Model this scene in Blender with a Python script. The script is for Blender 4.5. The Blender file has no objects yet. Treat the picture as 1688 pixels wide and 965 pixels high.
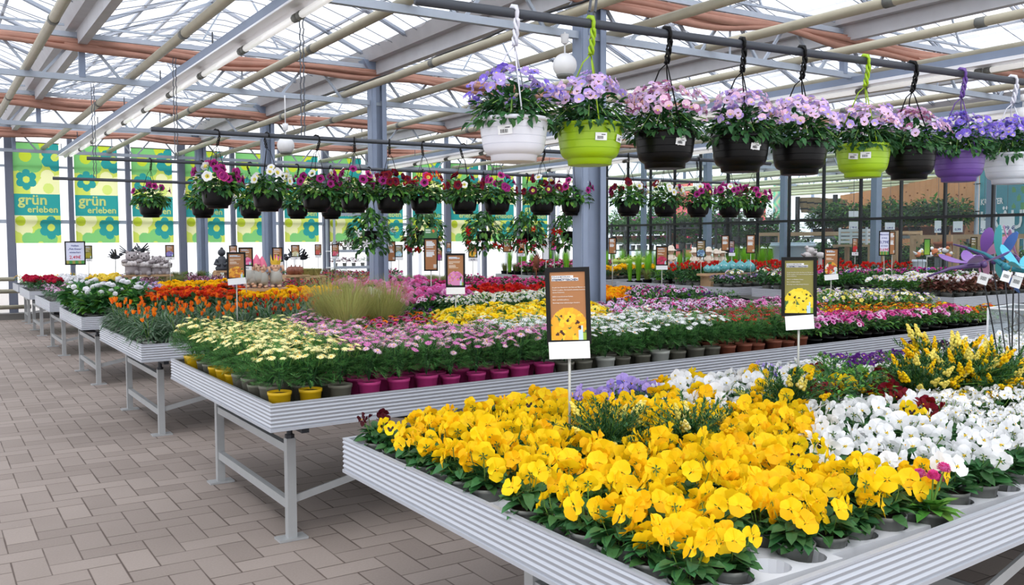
import bpy, math, random
from mathutils import Vector, Matrix
R = random.Random(7)
SC = bpy.context.scene
COL = SC.collection
V = Vector
PI = math.pi

# ------------------------------------------------------------------ camera, sky, sun, exposure
F, CX, CY, CAMH = 1500.0, 844.0, 482.5, 1.62
ROW_X = (0.84030098, 0.03378901, 0.54106614)      # world axes in camera axes (right, up, forward)
ROW_Y = (-0.5421007, 0.04391631, 0.83916517)
ROW_Z = (-0.00459293, 0.99846365, -0.05521997)
cam = bpy.data.cameras.new('camera'); cam.sensor_width = 36; cam.lens = F / 1688 * 36
cam.clip_start = .05; cam.clip_end = 300
camo = bpy.data.objects.new('camera', cam); COL.objects.link(camo)
camo.matrix_world = Matrix(((ROW_X[0], ROW_X[1], -ROW_X[2], 0), (ROW_Y[0], ROW_Y[1], -ROW_Y[2], 0),
                            (ROW_Z[0], ROW_Z[1], -ROW_Z[2], CAMH), (0, 0, 0, 1)))
SC.camera = camo
SC.view_settings.view_transform = 'Standard'; SC.view_settings.look = 'None'
SC.view_settings.gamma = 1; SC.view_settings.use_curve_mapping = False
SC.view_settings.exposure = 0.55
WORLD_STRENGTH, SUN_STRENGTH = 1.35, 2.2
w = bpy.data.worlds.new('overcast_sky'); SC.world = w; w.use_nodes = True
w.node_tree.nodes['Background'].inputs[0].default_value = (.93, .96, 1.0, 1)
w.node_tree.nodes['Background'].inputs[1].default_value = WORLD_STRENGTH
sl = bpy.data.lights.new('sun', 'SUN'); sl.energy = SUN_STRENGTH; sl.angle = math.radians(35); sl.color = (1, .97, .92)
so = bpy.data.objects.new('sun', sl); COL.objects.link(so)
so.rotation_euler = (math.radians(28), math.radians(-24), 0)
SC.cycles.max_bounces = 8; SC.cycles.transparent_max_bounces = 24; SC.cycles.diffuse_bounces = 4
SC.cycles.glossy_bounces = 3; SC.cycles.transmission_bounces = 4
SC.cycles.caustics_reflective = False; SC.cycles.caustics_refractive = False

# ------------------------------------------------------------------ where a photograph point lies in the place
def ray(px, py):
    a, b = px - CX, -(py - CY)
    return V([r[0] * a + r[1] * b + r[2] * F for r in (ROW_X, ROW_Y, ROW_Z)])
def at_z(px, py, z):
    d = ray(px, py); return d * ((z - CAMH) / d.z) + V((0, 0, CAMH))
def at_y(px, py, y):
    d = ray(px, py); return d * (y / d.y) + V((0, 0, CAMH))
def at_x(px, py, x):
    d = ray(px, py); return d * (x / d.x) + V((0, 0, CAMH))
def at_d(px, py, dep):
    return ray(px, py) * (dep / F) + V((0, 0, CAMH))
def proj(p):
    q = (p[0], p[1], p[2] - CAMH)
    c = [sum(q[i] * (ROW_X, ROW_Y, ROW_Z)[i][k] for i in range(3)) for k in range(3)]
    if c[2] < .05: return (-9999, -9999, c[2])
    return CX + F * c[0] / c[2], CY - F * c[1] / c[2], c[2]
def inside(pt, poly):
    x, y = pt[0], pt[1]; r = False; j = len(poly) - 1
    for i in range(len(poly)):
        xi, yi = poly[i]; xj, yj = poly[j]
        if (yi > y) != (yj > y) and x < (xj - xi) * (y - yi) / (yj - yi) + xi: r = not r
        j = i
    return r

# ------------------------------------------------------------------ materials
def lin(c):
    return tuple((((u / 255) + .055) / 1.055) ** 2.4 if u > 10 else u / 255 / 12.92 for u in c)
MATS = {}
def mat(name, rgb, rough=.5, metal=0.0, noise=0.0, nscale=20, spec=.5):
    if name in MATS: return MATS[name]
    m = bpy.data.materials.new(name); m.use_nodes = True; N = m.node_tree.nodes; L = m.node_tree.links
    b = N['Principled BSDF']; c = lin(rgb)
    b.inputs['Base Color'].default_value = (*c, 1); b.inputs['Roughness'].default_value = rough
    b.inputs['Metallic'].default_value = metal; b.inputs['Specular IOR Level'].default_value = spec
    if noise:
        t = N.new('ShaderNodeTexCoord'); n = N.new('ShaderNodeTexNoise'); n.inputs['Scale'].default_value = nscale; n.inputs['Detail'].default_value = 5
        mx = N.new('ShaderNodeMixRGB'); mx.inputs[1].default_value = (*[u * (1 - noise) for u in c], 1); mx.inputs[2].default_value = (*[min(1, u * (1 + noise)) for u in c], 1)
        L.new(t.outputs['Object'], n.inputs['Vector']); L.new(n.outputs['Fac'], mx.inputs[0]); L.new(mx.outputs[0], b.inputs['Base Color'])
    MATS[name] = m; return m
def plant(name, rgb, trans=.3, var=.22, hue=.02, rough=.5, spec=.35):
    if name in MATS: return MATS[name]
    m = bpy.data.materials.new(name); m.use_nodes = True; N = m.node_tree.nodes; L = m.node_tree.links
    b = N['Principled BSDF']; c = lin(rgb)
    oi = N.new('ShaderNodeObjectInfo'); ge = N.new('ShaderNodeNewGeometry'); ad = N.new('ShaderNodeMath'); ad.operation = 'ADD'
    hs = N.new('ShaderNodeHueSaturation'); hs.inputs['Color'].default_value = (*c, 1)
    mr = N.new('ShaderNodeMapRange'); mr.inputs[1].default_value = 0; mr.inputs[2].default_value = 2
    mr.inputs[3].default_value = 1 - var; mr.inputs[4].default_value = 1 + var
    mh = N.new('ShaderNodeMapRange'); mh.inputs[3].default_value = .5 - hue; mh.inputs[4].default_value = .5 + hue
    L.new(oi.outputs['Random'], ad.inputs[0]); L.new(ge.outputs['Random Per Island'], ad.inputs[1])
    L.new(ad.outputs[0], mr.inputs[0]); L.new(mr.outputs[0], hs.inputs['Value'])
    L.new(ge.outputs['Random Per Island'], mh.inputs[0]); L.new(mh.outputs[0], hs.inputs['Hue'])
    L.new(hs.outputs[0], b.inputs['Base Color'])
    b.inputs['Roughness'].default_value = rough; b.inputs['Specular IOR Level'].default_value = spec
    if trans:
        t = N.new('ShaderNodeBsdfTranslucent'); L.new(hs.outputs[0], t.inputs['Color'])
        mx = N.new('ShaderNodeMixShader'); mx.inputs[0].default_value = trans
        L.new(b.outputs[0], mx.inputs[1]); L.new(t.outputs[0], mx.inputs[2]); L.new(mx.outputs[0], N['Material Output'].inputs['Surface'])
    MATS[name] = m; return m
def sheet(name, rgb, clear=.5, trans=.6, tint=None):
    """thin translucent sheet: part clear, part diffusing daylight"""
    if name in MATS: return MATS[name]
    m = bpy.data.materials.new(name); m.use_nodes = True; N = m.node_tree.nodes; L = m.node_tree.links
    N.remove(N['Principled BSDF']); c = (*lin(rgb), 1)
    d = N.new('ShaderNodeBsdfDiffuse'); d.inputs[0].default_value = c
    t = N.new('ShaderNodeBsdfTranslucent'); t.inputs[0].default_value = c
    a = N.new('ShaderNodeBsdfTransparent'); a.inputs[0].default_value = c if tint is None else (*lin(tint), 1)
    m1 = N.new('ShaderNodeMixShader'); m1.inputs[0].default_value = trans; L.new(d.outputs[0], m1.inputs[1]); L.new(t.outputs[0], m1.inputs[2])
    m2 = N.new('ShaderNodeMixShader'); m2.inputs[0].default_value = clear; L.new(m1.outputs[0], m2.inputs[1]); L.new(a.outputs[0], m2.inputs[2])
    L.new(m2.outputs[0], N['Material Output'].inputs['Surface']); MATS[name] = m; return m
def printed(name, trans=0.0):
    if name in MATS: return MATS[name]
    m = bpy.data.materials.new(name); m.use_nodes = True; N = m.node_tree.nodes; L = m.node_tree.links
    b = N['Principled BSDF']; a = N.new('ShaderNodeVertexColor'); a.layer_name = 'print'
    L.new(a.outputs[0], b.inputs['Base Color']); b.inputs['Roughness'].default_value = .45
    if trans:
        t = N.new('ShaderNodeBsdfTranslucent'); L.new(a.outputs[0], t.inputs[0]); mx = N.new('ShaderNodeMixShader'); mx.inputs[0].default_value = trans
        L.new(b.outputs[0], mx.inputs[1]); L.new(t.outputs[0], mx.inputs[2]); L.new(mx.outputs[0], N['Material Output'].inputs['Surface'])
    MATS[name] = m; return m
GALV = mat('galvanised_steel', (172, 182, 196), .5, .25, .12, 9)
GALVD = mat('column_steel', (138, 151, 174), .5, .2, .12, 6)
ALU = mat('ribbed_aluminium', (180, 184, 193), .4, .3)
LEGM = mat('leg_steel', (168, 170, 172), .5, .25, .08, 14)
DARKM = mat('dark_iron', (52, 54, 60), .55, .4)
BLACK = mat('black_plastic', (14, 14, 15), .45, 0, 0, 20, .25)
MULL = mat('black_window_bar', (26, 28, 32), .4, .2)
WHITEP = mat('white_plastic', (232, 233, 236), .4)
PIPE = mat('beige_pipe', (176, 170, 150), .5, 0, .18, 6)
SOIL = mat('potting_soil', (44, 32, 26), .95, 0, .4, 90)
GREYPOT = mat('grey_pot', (112, 114, 110), .55)
BLKPOT = mat('black_pot', (9, 9, 11), .35, 0, 0, 20, .2)
CARD = mat('white_card', (246, 247, 250), .5)
CORD = mat('chain_steel', (92, 96, 104), .5, .5)

# ------------------------------------------------------------------ mesh building
class MB:
    def __init__(s): s.v = []; s.f = []; s.m = []; s.mats = []
    def mi(s, m):
        if m not in s.mats: s.mats.append(m)
        return s.mats.index(m)
    def add(s, vs, fs, m, M=None):
        o = len(s.v); k = s.mi(m)
        s.v += [tuple(M @ V(p)) for p in vs] if M else [tuple(p) for p in vs]
        s.f += [tuple(i + o for i in f) for f in fs]; s.m += [k] * len(fs)
    def box(s, a, b, m, M=None):
        x0, y0, z0 = a; x1, y1, z1 = b
        s.add([(x0, y0, z0), (x1, y0, z0), (x1, y1, z0), (x0, y1, z0), (x0, y0, z1), (x1, y0, z1), (x1, y1, z1), (x0, y1, z1)],
              [(0, 3, 2, 1), (4, 5, 6, 7), (0, 1, 5, 4), (1, 2, 6, 5), (2, 3, 7, 6), (3, 0, 4, 7)], m, M)
    def bar(s, p, q, wd, ht, m, up=(0, 0, 1)):
        p, q = V(p), V(q); d = (q - p).normalized(); u = V(up)
        if abs(d.dot(u)) > .97: u = V((1, 0, 0))
        x = d.cross(u).normalized() * wd / 2; y = x.cross(d).normalized() * ht / 2
        s.add([p - x - y, p + x - y, p + x + y, p - x + y, q - x - y, q + x - y, q + x + y, q - x + y],
              [(0, 1, 2, 3), (4, 7, 6, 5), (0, 4, 5, 1), (1, 5, 6, 2), (2, 6, 7, 3), (3, 7, 4, 0)], m)
    def tube(s, pts, r, m, n=6, cap=True):
        pts = [V(p) for p in pts]; vs = []; fs = []; k = len(pts)
        for i, p in enumerate(pts):
            d = (pts[min(i + 1, k - 1)] - pts[max(i - 1, 0)]).normalized()
            u = V((0, 0, 1)) if abs(d.z) < .9 else V((1, 0, 0))
            x = d.cross(u).normalized(); y = d.cross(x); rr = r[i] if isinstance(r, (list, tuple)) else r
            vs += [p + (x * math.cos(2 * PI * j / n) + y * math.sin(2 * PI * j / n)) * rr for j in range(n)]
        for i in range(k - 1):
            fs += [(i * n + j, i * n + (j + 1) % n, (i + 1) * n + (j + 1) % n, (i + 1) * n + j) for j in range(n)]
        if cap: fs += [tuple(range(n))[::-1], tuple(range((k - 1) * n, k * n))]
        s.add(vs, fs, m)
    def lathe(s, prof, m, n=20, M=None):
        """prof: (radius, height[, material])"""
        vs = []
        for p in prof: vs += [(p[0] * math.cos(2 * PI * j / n), p[0] * math.sin(2 * PI * j / n), p[1]) for j in range(n)]
        o = len(s.v); s.v += [tuple(M @ V(p)) for p in vs] if M else vs
        for i in range(len(prof) - 1):
            mm = prof[i + 1][2] if len(prof[i + 1]) > 2 else m; k = s.mi(mm)
            for j in range(n):
                s.f.append((o + i * n + j, o + i * n + (j + 1) % n, o + (i + 1) * n + (j + 1) % n, o + (i + 1) * n + j)); s.m.append(k)
    def ball(s, c, r, m, nu=10, nv=7, M=None, sc=(1, 1, 1)):
        vs = []; fs = []
        for i in range(nv + 1):
            a = PI * i / nv
            for j in range(nu):
                t = 2 * PI * j / nu
                vs.append((c[0] + r * sc[0] * math.sin(a) * math.cos(t), c[1] + r * sc[1] * math.sin(a) * math.sin(t), c[2] - r * sc[2] * math.cos(a)))
        for i in range(nv):
            fs += [(i * nu + j, i * nu + (j + 1) % nu, (i + 1) * nu + (j + 1) % nu, (i + 1) * nu + j) for j in range(nu)]
        s.add(vs, fs, m, M)
    def mesh(s, name, smooth=True):
        me = bpy.data.meshes.new(name); me.from_pydata(s.v, [], s.f)
        for m in s.mats: me.materials.append(m)
        me.polygons.foreach_set('material_index', s.m)
        if smooth: me.polygons.foreach_set('use_smooth', [True] * len(s.f))
        me.update(); return me
def put(name, mesh, parent=None, loc=None, rot=None):
    o = bpy.data.objects.new(name, mesh); COL.objects.link(o)
    if parent: o.parent = parent
    if loc is not None: o.location = loc
    if rot is not None: o.rotation_euler = rot
    return o
def tag(o, label=None, cat=None, group=None, kind=None):
    if label: o['label'] = label
    if cat: o['category'] = cat
    if group: o['group'] = group
    if kind: o['kind'] = kind
    return o
def empty(name, loc, rz=0, sc=1):
    o = bpy.data.objects.new(name, None); COL.objects.link(o); o.location = loc; o.rotation_euler = (0, 0, rz); o.scale = (sc, sc, sc); return o
def build(mb, name, parent=None, smooth=False, loc=None): return put(name, mb.mesh(name, smooth), parent, loc)
def copy_tree(o, parent=None):
    c = o.copy(); COL.objects.link(c)
    if parent: c.parent = parent
    for ch in o.children: copy_tree(ch, c)
    return c
TEXTS = {}
def text(body, size, m, parent, loc, rot=(PI / 2, 0, 0), align='CENTER', bold=0, name='lettering'):
    key = (body, round(size, 5), m.name, align, bold)
    if key not in TEXTS:
        cu = bpy.data.curves.new(name, 'FONT'); cu.body = body; cu.size = size; cu.align_x = align; cu.extrude = .0004; cu.offset = bold; cu.resolution_u = 2
        tmp = bpy.data.objects.new('lettering_tmp', cu); COL.objects.link(tmp)
        me = bpy.data.meshes.new_from_object(tmp); me.name = name; me.materials.clear(); me.materials.append(m)
        me.polygons.foreach_set('material_index', [0] * len(me.polygons)); bpy.data.objects.remove(tmp); TEXTS[key] = me
    return put(name, TEXTS[key], parent, loc, rot)
def painted(name, wd, ht, nx, ny, fn, m):
    """flat printed sheet in local XZ, facing -Y, colours per cell from fn(u, v) with v from the top"""
    vs = [((i / nx - .5) * wd, 0, ht - j / ny * ht) for j in range(ny + 1) for i in range(nx + 1)]
    fs = [(j * (nx + 1) + i, (j + 1) * (nx + 1) + i, (j + 1) * (nx + 1) + i + 1, j * (nx + 1) + i + 1) for j in range(ny) for i in range(nx)]
    me = bpy.data.meshes.new(name); me.from_pydata(vs, [], fs); me.materials.append(m)
    ca = me.color_attributes.new('print', 'FLOAT_COLOR', 'CORNER'); buf = []
    for j in range(ny):
        for i in range(nx):
            buf += [*lin(fn((i + .5) / nx, (j + .5) / ny)), 1] * 4
    ca.data.foreach_set('color', buf); me.update(); return me
_ONES = 'zeroth first second third fourth fifth sixth seventh eighth ninth tenth eleventh twelfth thirteenth fourteenth fifteenth sixteenth seventeenth eighteenth nineteenth'.split()
def nth(n):
    if n < 20: return _ONES[n]
    t = 'x x twent thirt fort fift sixt sevent eight ninet'.split()[n // 10]
    return t + 'ieth' if n % 10 == 0 else t + 'y-' + _ONES[n % 10]

# ------------------------------------------------------------------ floor
def floor_material():
    m = bpy.data.materials.new('herringbone_pavers'); m.use_nodes = True; N = m.node_tree.nodes; L = m.node_tree.links
    b = N['Principled BSDF']; b.inputs['Roughness'].default_value = .8; b.inputs['Specular IOR Level'].default_value = .3
    t = N.new('ShaderNodeTexCoord'); s = N.new('ShaderNodeSeparateXYZ'); L.new(t.outputs['Object'], s.inputs[0])
    def mth(op, a, bb=None):
        n = N.new('ShaderNodeMath'); n.operation = op
        for i, u in enumerate((a, bb)):
            if u is None: continue
            if isinstance(u, (int, float)): n.inputs[i].default_value = u
            else: L.new(u, n.inputs[i])
        return n.outputs[0]
    W = .158
    x = mth('DIVIDE', s.outputs[0], W); y = mth('DIVIDE', s.outputs[1], W)
    i, j = mth('FLOOR', x), mth('FLOOR', y); fx, fy = mth('SUBTRACT', x, i), mth('SUBTRACT', y, j)
    k = mth('FLOORED_MODULO', mth('SUBTRACT', i, j), 4)
    def isk(v): return mth('LESS_THAN', mth('ABSOLUTE', mth('SUBTRACT', k, v)), .5)
    k0, k1, k2, k3 = isk(0), isk(1), isk(2), isk(3); gx, gy = mth('SUBTRACT', 1, fx), mth('SUBTRACT', 1, fy)
    # distance to each edge, pushed away where the brick continues into the next cell
    dl = mth('ADD', fx, k1); dr = mth('ADD', gx, k0); db = mth('ADD', fy, k2); dt = mth('ADD', gy, k3)
    dm = mth('MINIMUM', mth('MINIMUM', dl, dr), mth('MINIMUM', db, dt))
    n1 = N.new('ShaderNodeTexNoise'); n1.inputs['Scale'].default_value = 3; n1.inputs['Detail'].default_value = 4; L.new(t.outputs['Object'], n1.inputs['Vector'])
    jw = mth('MULTIPLY', n1.outputs['Fac'], .05)
    joint = N.new('ShaderNodeMapRange'); L.new(mth('SUBTRACT', dm, jw), joint.inputs[0]); joint.inputs[1].default_value = -.02; joint.inputs[2].default_value = .012
    # one tone per paver
    ci = mth('SUBTRACT', i, k1); cj = mth('SUBTRACT', j, k2)
    cb = N.new('ShaderNodeCombineXYZ'); L.new(ci, cb.inputs[0]); L.new(cj, cb.inputs[1])
    wn = N.new('ShaderNodeTexWhiteNoise'); wn.noise_dimensions = '2D'; L.new(cb.outputs[0], wn.inputs['Vector'])
    n2 = N.new('ShaderNodeTexNoise'); n2.inputs['Scale'].default_value = 90; n2.inputs['Detail'].default_value = 6; L.new(t.outputs['Object'], n2.inputs['Vector'])
    n3 = N.new('ShaderNodeTexNoise'); n3.inputs['Scale'].default_value = .9; n3.inputs['Detail'].default_value = 3; L.new(t.outputs['Object'], n3.inputs['Vector'])
    cr = N.new('ShaderNodeValToRGB'); e = cr.color_ramp.elements
    e[0].position = .2; e[0].color = (*lin((126, 115, 109)), 1); e[1].position = .85; e[1].color = (*lin((164, 152, 145)), 1)
    mixv = mth('ADD', mth('MULTIPLY', wn.outputs['Value'], .3), mth('ADD', mth('MULTIPLY', n2.outputs['Fac'], .3), mth('MULTIPLY', n3.outputs['Fac'], .4)))
    L.new(mixv, cr.inputs[0])
    mx = N.new('ShaderNodeMixRGB'); mx.inputs[1].default_value = (*lin((84, 72, 66)), 1); L.new(joint.outputs[0], mx.inputs[0]); L.new(cr.outputs[0], mx.inputs[2])
    L.new(mx.outputs[0], b.inputs['Base Color'])
    bp = N.new('ShaderNodeBump'); bp.inputs['Strength'].default_value = .3; bp.inputs['Distance'].default_value = .006; L.new(joint.outputs[0], bp.inputs['Height']); L.new(bp.outputs[0], b.inputs['Normal'])
    return m
mb = MB(); mb.add([(-9, -7, 0), (42, -7, 0), (42, 38, 0), (-9, 38, 0)], [(0, 1, 2, 3)], floor_material())
tag(build(mb, 'floor'), kind='structure')

# ------------------------------------------------------------------ roof: gutters, glazing, trusses, columns
BAY, GX0 = 3.88, 5.56
GUT = [GX0 + BAY * i for i in range(-3, 9)]
TY = [2.2, 7.2, 12.2, 17.2, 22.2]
ROOF = sheet('white_roof_glazing', (250, 252, 255), .62, .75)
NET = sheet('shade_netting', (236, 236, 240), .74, .5, (248, 248, 250))
GBAR = mat('glazing_bar', (150, 158, 172), .5, .3)
GUTM = mat('gutter_zinc', (190, 190, 194), .55, .2, .14, 5)
mb = MB()
for gx in GUT[:-1]:
    mb.add([(gx, -4, 4.3), (gx, 23, 4.3), (gx + BAY / 2, 23, 5.15), (gx + BAY / 2, -4, 5.15), (gx + BAY, 23, 4.3), (gx + BAY, -4, 4.3)],
           [(0, 1, 2, 3), (3, 2, 4, 5)], ROOF)
ceiling = build(mb, 'ceiling'); tag(ceiling, kind='structure')
mb = MB()
for gx in GUT[:-1]:
    mb.tube([(gx + BAY / 2, -4, 5.12), (gx + BAY / 2, 23, 5.12)], .035, GBAR, 5)
    for sx in (1, -1):
        for q in range(19):
            y = -3 + q * 1.38
            x0 = gx if sx == 1 else gx + BAY
            a = (x0 + sx * .1, y, 4.28); b2 = (x0 + sx * BAY / 2, y, 5.1)
            mb.bar(a, b2, .014, .04, GBAR); mb.bar((a[0], y + .06, a[2]), (b2[0], y + .06, b2[2]), .014, .04, GBAR)
        for fr in (.38, .72):
            mb.bar((x0 + sx * BAY / 2 * fr, -4, 4.26 + .85 * fr), (x0 + sx * BAY / 2 * fr, 23, 4.26 + .85 * fr), .035, .03, GBAR)
build(mb, 'glazing_bars', ceiling)
mb = MB()
for gx in GUT:
    mb.add([(gx - .16, -4, 4.2), (gx + .16, -4, 4.2), (gx + .24, -4, 4.36), (gx - .24, -4, 4.36), (gx - .16, 23, 4.2), (gx + .16, 23, 4.2), (gx + .24, 23, 4.36), (gx - .24, 23, 4.36)],
           [(0, 4, 5, 1), (1, 5, 6, 2), (3, 7, 4, 0), (2, 6, 7, 3), (0, 1, 2, 3), (4, 7, 6, 5)], GUTM)
    mb.box((gx - .05, -4, 4.02), (gx + .05, 23, 4.2), GUTM)
build(mb, 'gutter_beams', ceiling)
# shade net hung in shallow waves under each bay, between the trusses, with its carrying wires
mb = MB(); mw = MB(); rn = random.Random(3)
for bi, gx in enumerate(GUT[1:8]):
    for ti in range(len(TY)):
        y0 = TY[ti] + .2; y1 = (TY[ti + 1] if ti + 1 < len(TY) else 22.9) - .2
        if y1 - y0 < 1: continue
        nx, ny = 8, 14; vs = []
        for j in range(ny + 1):
            for i in range(nx + 1):
                u, vv = i / nx, j / ny
                vs.append((gx + .2 + u * (BAY - .4), y0 + vv * (y1 - y0), 4.34 + .42 * math.sin(PI * u) + .03 * math.sin(vv * 34 + bi) + rn.uniform(-.012, .012)))
        mb.add(vs, [(j * (nx + 1) + i, j * (nx + 1) + i + 1, (j + 1) * (nx + 1) + i + 1, (j + 1) * (nx + 1) + i) for j in range(ny) for i in range(nx)], NET)
        for q in range(14):
            yy = y0 + (q + .5) / 14 * (y1 - y0) + rn.uniform(-.08, .08); a = rn.uniform(-.05, .05)
            mw.tube([(gx + .15 + (BAY - .3) * e / 6, yy + a * math.sin(e), 4.3 + .42 * math.sin(PI * e / 6) - .03 * math.sin(e * 1.7 + q)) for e in range(7)], .006, GBAR, 4, False)
build(mb, 'netting', ceiling, True); build(mw, 'net_wires', ceiling)
def ushape(mb, X, Y, z0, z1, m, hw=.15, hd=.075):
    """H-section steel column with two pressed flanges"""
    for sx in (-1, 1):
        mb.box((X + sx * hw - .012, Y - hd, z0), (X + sx * hw + .012, Y + hd, z1), m)
        for sy in (-1, 1): mb.box((X + sx * (hw - .03) - .03, Y + sy * hd - .006, z0), (X + sx * (hw - .03) + .03, Y + sy * hd + .006, z1), m)
    mb.box((X - hw, Y - .015, z0), (X + hw, Y + .015, z1), m); mb.box((X - hw * .35, Y - .03, z0), (X - hw * .2, Y - .015, z1), m)
for ti, Y in enumerate(TY):
    mb = MB(); rn = random.Random(Y)
    xa, xb = GUT[0], GUT[-1]
    mb.bar((xa, Y, 3.63), (xb, Y, 3.63), .06, .07, GALV); mb.bar((xa, Y, 4.14), (xb, Y, 4.14), .06, .06, GALV)
    for gx in GUT[:-1]:
        st = BAY / 4
        for q in range(4):
            a = gx + st * (q + .5)
            mb.bar((a - .06, Y, 3.66), (a - st / 2 + .05, Y, 4.12), .03, .03, GALV); mb.bar((a + .06, Y, 3.66), (a + st / 2 - .05, Y, 4.12), .03, .03, GALV)
        mb.bar((gx, Y, 3.64), (gx, Y, 4.2), .07, .07, GALVD)
        mb.tube([(gx + BAY / 2, Y, 3.66), (gx + BAY / 2, Y, 4.2)], .012, GALV, 5)
        mb.bar((gx + .1, Y, 4.25), (gx + BAY - .1, Y, 4.25), .025, .025, GALV)
        mb.bar((gx + BAY / 2, Y, 5.1), (gx + BAY / 2 - .5, Y, 4.25), .02, .02, GALV); mb.bar((gx + BAY / 2, Y, 5.1), (gx + BAY / 2 + .5, Y, 4.25), .02, .02, GALV)
    tag(build(mb, 'roof_truss'), kind='structure')
for X in (GX0,):
    for Y in TY[1:]:
        mb = MB(); ushape(mb, X, Y, 0, 4.05, GALVD, .14 if Y < 8 else .105)
        mb.add([(X - .13, Y - .08, 4.05), (X + .13, Y - .08, 4.05), (X + .13, Y + .08, 4.05), (X - .13, Y + .08, 4.05), (X - .24, Y - .1, 4.22), (X + .24, Y - .1, 4.22), (X + .24, Y + .1, 4.22), (X - .24, Y + .1, 4.22)],
               [(0, 1, 5, 4), (1, 2, 6, 5), (2, 3, 7, 6), (3, 0, 4, 7), (4, 5, 6, 7)], GALVD)
        mb.box((X - .18, Y - .14, 0), (X + .18, Y + .14, .02), GALVD)
        tag(build(mb, 'column'), kind='structure')
# folded shade curtains bundled below each top chord
CURT = mat('terracotta_curtain', (172, 128, 112), .85, 0, .25, 5)
def curtain_bundle(x0, x1, Y, label, seed):
    rn = random.Random(seed); mb = MB(); n = int((x1 - x0) / .16)
    ph = [rn.uniform(0, 6) for _ in range(4)]
    def sag(x): return .055 * math.sin(x * 1.55 + ph[0]) + .03 * math.sin(x * 3.4 + ph[1])
    for f in range(4):
        vs = []
        for i in range(n + 1):
            x = x0 + (x1 - x0) * i / n; top = 4.1 - f * .035 + sag(x) * (.1 + f * .2); bot = top - .07 - .02 * math.sin(x * 2 + f + ph[2])
            yo = Y - .07 - .03 * (f % 2) - .015 * math.sin(x * 2.7 + f * 1.3)
            vs += [(x, yo + .05, top), (x, yo - .02, (top + bot) / 2 + .01), (x, yo, bot - .012), (x, yo + .07, bot + .01)]
        mb.add(vs, [(i * 4 + k, i * 4 + k + 1, i * 4 + 5 + k, i * 4 + 4 + k) for i in range(n) for k in range(3)], CURT)
    tag(build(mb, 'shade_curtain', None, True), label, 'curtain', 'folded terracotta shade curtains under the roof')
curtain_bundle(GUT[1], 16.5, 7.2, 'folded terracotta shade curtain along the truss of the thick column behind the green basket', 1)
curtain_bundle(GUT[1], 16.5, 12.2, 'folded terracotta shade curtain on the truss over the thinner column', 2)
curtain_bundle(GUT[1], 16.5, 17.2, 'folded terracotta shade curtain on the last truss before the poster wall', 3)
curtain_bundle(GUT[1], 16.5, 22.0, 'folded terracotta shade curtain directly above the green posters', 4)

# ------------------------------------------------------------------ poster wall (far) and curb
WY = 22.6
WALLW = sheet('white_wall_panel', (255, 255, 255), .45, .8)
mb = MB(); mb.add([(-9, WY + .05, .1), (16.8, WY + .05, .1), (16.8, WY + .05, 4.3), (-9, WY + .05, 4.3)], [(0, 1, 2, 3)], WALLW)
wall_far = build(mb, 'wall_far'); tag(wall_far, kind='structure')
mb = MB(); mb.box((-9, WY - .35, 0), (16.8, WY + .1, .13), mat('concrete_curb', (120, 118, 116), .9, 0, .2, 4))
build(mb, 'curb', wall_far)
POSTM = mat('wall_post_steel', (112, 118, 136), .6, .1, .1, 6)
mb = MB()
for q in range(-6, 13):
    X = 1.6 + 1.2 * q; wd = .085 if q % 3 == 0 else .05
    mb.box((X - wd, WY - .1, .1), (X + wd, WY + .02, 4.25), POSTM)
mb.box((-9, WY - .07, 2.08), (16.8, WY - .01, 2.16), GALV); mb.box((-9, WY - .07, 3.3), (16.8, WY - .02, 3.35), GALV)
build(mb, 'posts_and_rails', wall_far)
mb = MB()
for gx in GUT[:6]:
    mb.add([(gx, WY + .05, 4.3), (gx + BAY, WY + .05, 4.3), (gx + BAY / 2, WY + .05, 5.15)], [(0, 1, 2)], WALLW)
build(mb, 'gable', wall_far)
for k, z in enumerate((.28, .62, .88)):
    mb = MB(); mb.tube([(-4, WY - .45, z), (1.9 if k < 2 else 1.6, WY - .45, z)], .045, PIPE, 8)
    tag(build(mb, 'heating_pipe', None, True), 'grey heating pipe along the poster wall beside the bench ends, %s of three' % ('lowest', 'middle', 'top')[k], 'pipe', 'heating pipes along the poster wall')
# ------------------------------------------------------------------ green posters on the far wall
LIME, LIME2, GREEN, TEAL, CREAM, CREAM2 = (218, 234, 106), (208, 226, 66), (136, 210, 128), (52, 162, 160), (248, 249, 190), (222, 240, 132)
def six(cx, cy, R0, r, c, hole=None, hr=0, a0=.5):
    return [(cx + R0 * math.cos((q + a0) * PI / 3), cy + R0 * math.sin((q + a0) * PI / 3), r, c) for q in range(6)] + [(cx, cy, R0 * .8, c)] + ([(cx, cy, hr, hole)] if hole else [])
DISCS = ([(640, 160, 95, GREEN), (720, 130, 85, GREEN), (600, 230, 90, GREEN), (665, 250, 75, GREEN), (745, 262, 66, GREEN), (700, 190, 90, GREEN), (610, 100, 60, GREEN), (685, 200, 46, LIME2), (860, 100, 75, LIME2)]
         + six(905, 205, 66, 42, TEAL, LIME, 30) + [(845, 352, 50, CREAM), (770, 470, 56, CREAM), (855, 440, 90, CREAM), (930, 400, 60, CREAM), (800, 520, 60, CREAM), (850, 446, 40, CREAM2)]
         + six(688, 382, 50, 30, TEAL, LIME, 26))
DISCS2 = ([(700, 688, 60, CREAM), (676, 768, 48, CREAM), (640, 730, 60, CREAM), (620, 660, 50, CREAM), (636, 700, 38, LIME2)]
          + [(690, 836, 48, GREEN), (785, 812, 56, GREEN), (862, 842, 46, GREEN), (740, 850, 60, GREEN), (820, 866, 50, GREEN), (780, 878, 22, LIME)] + six(862, 750, 56, 35, TEAL, LIME, 28))
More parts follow.
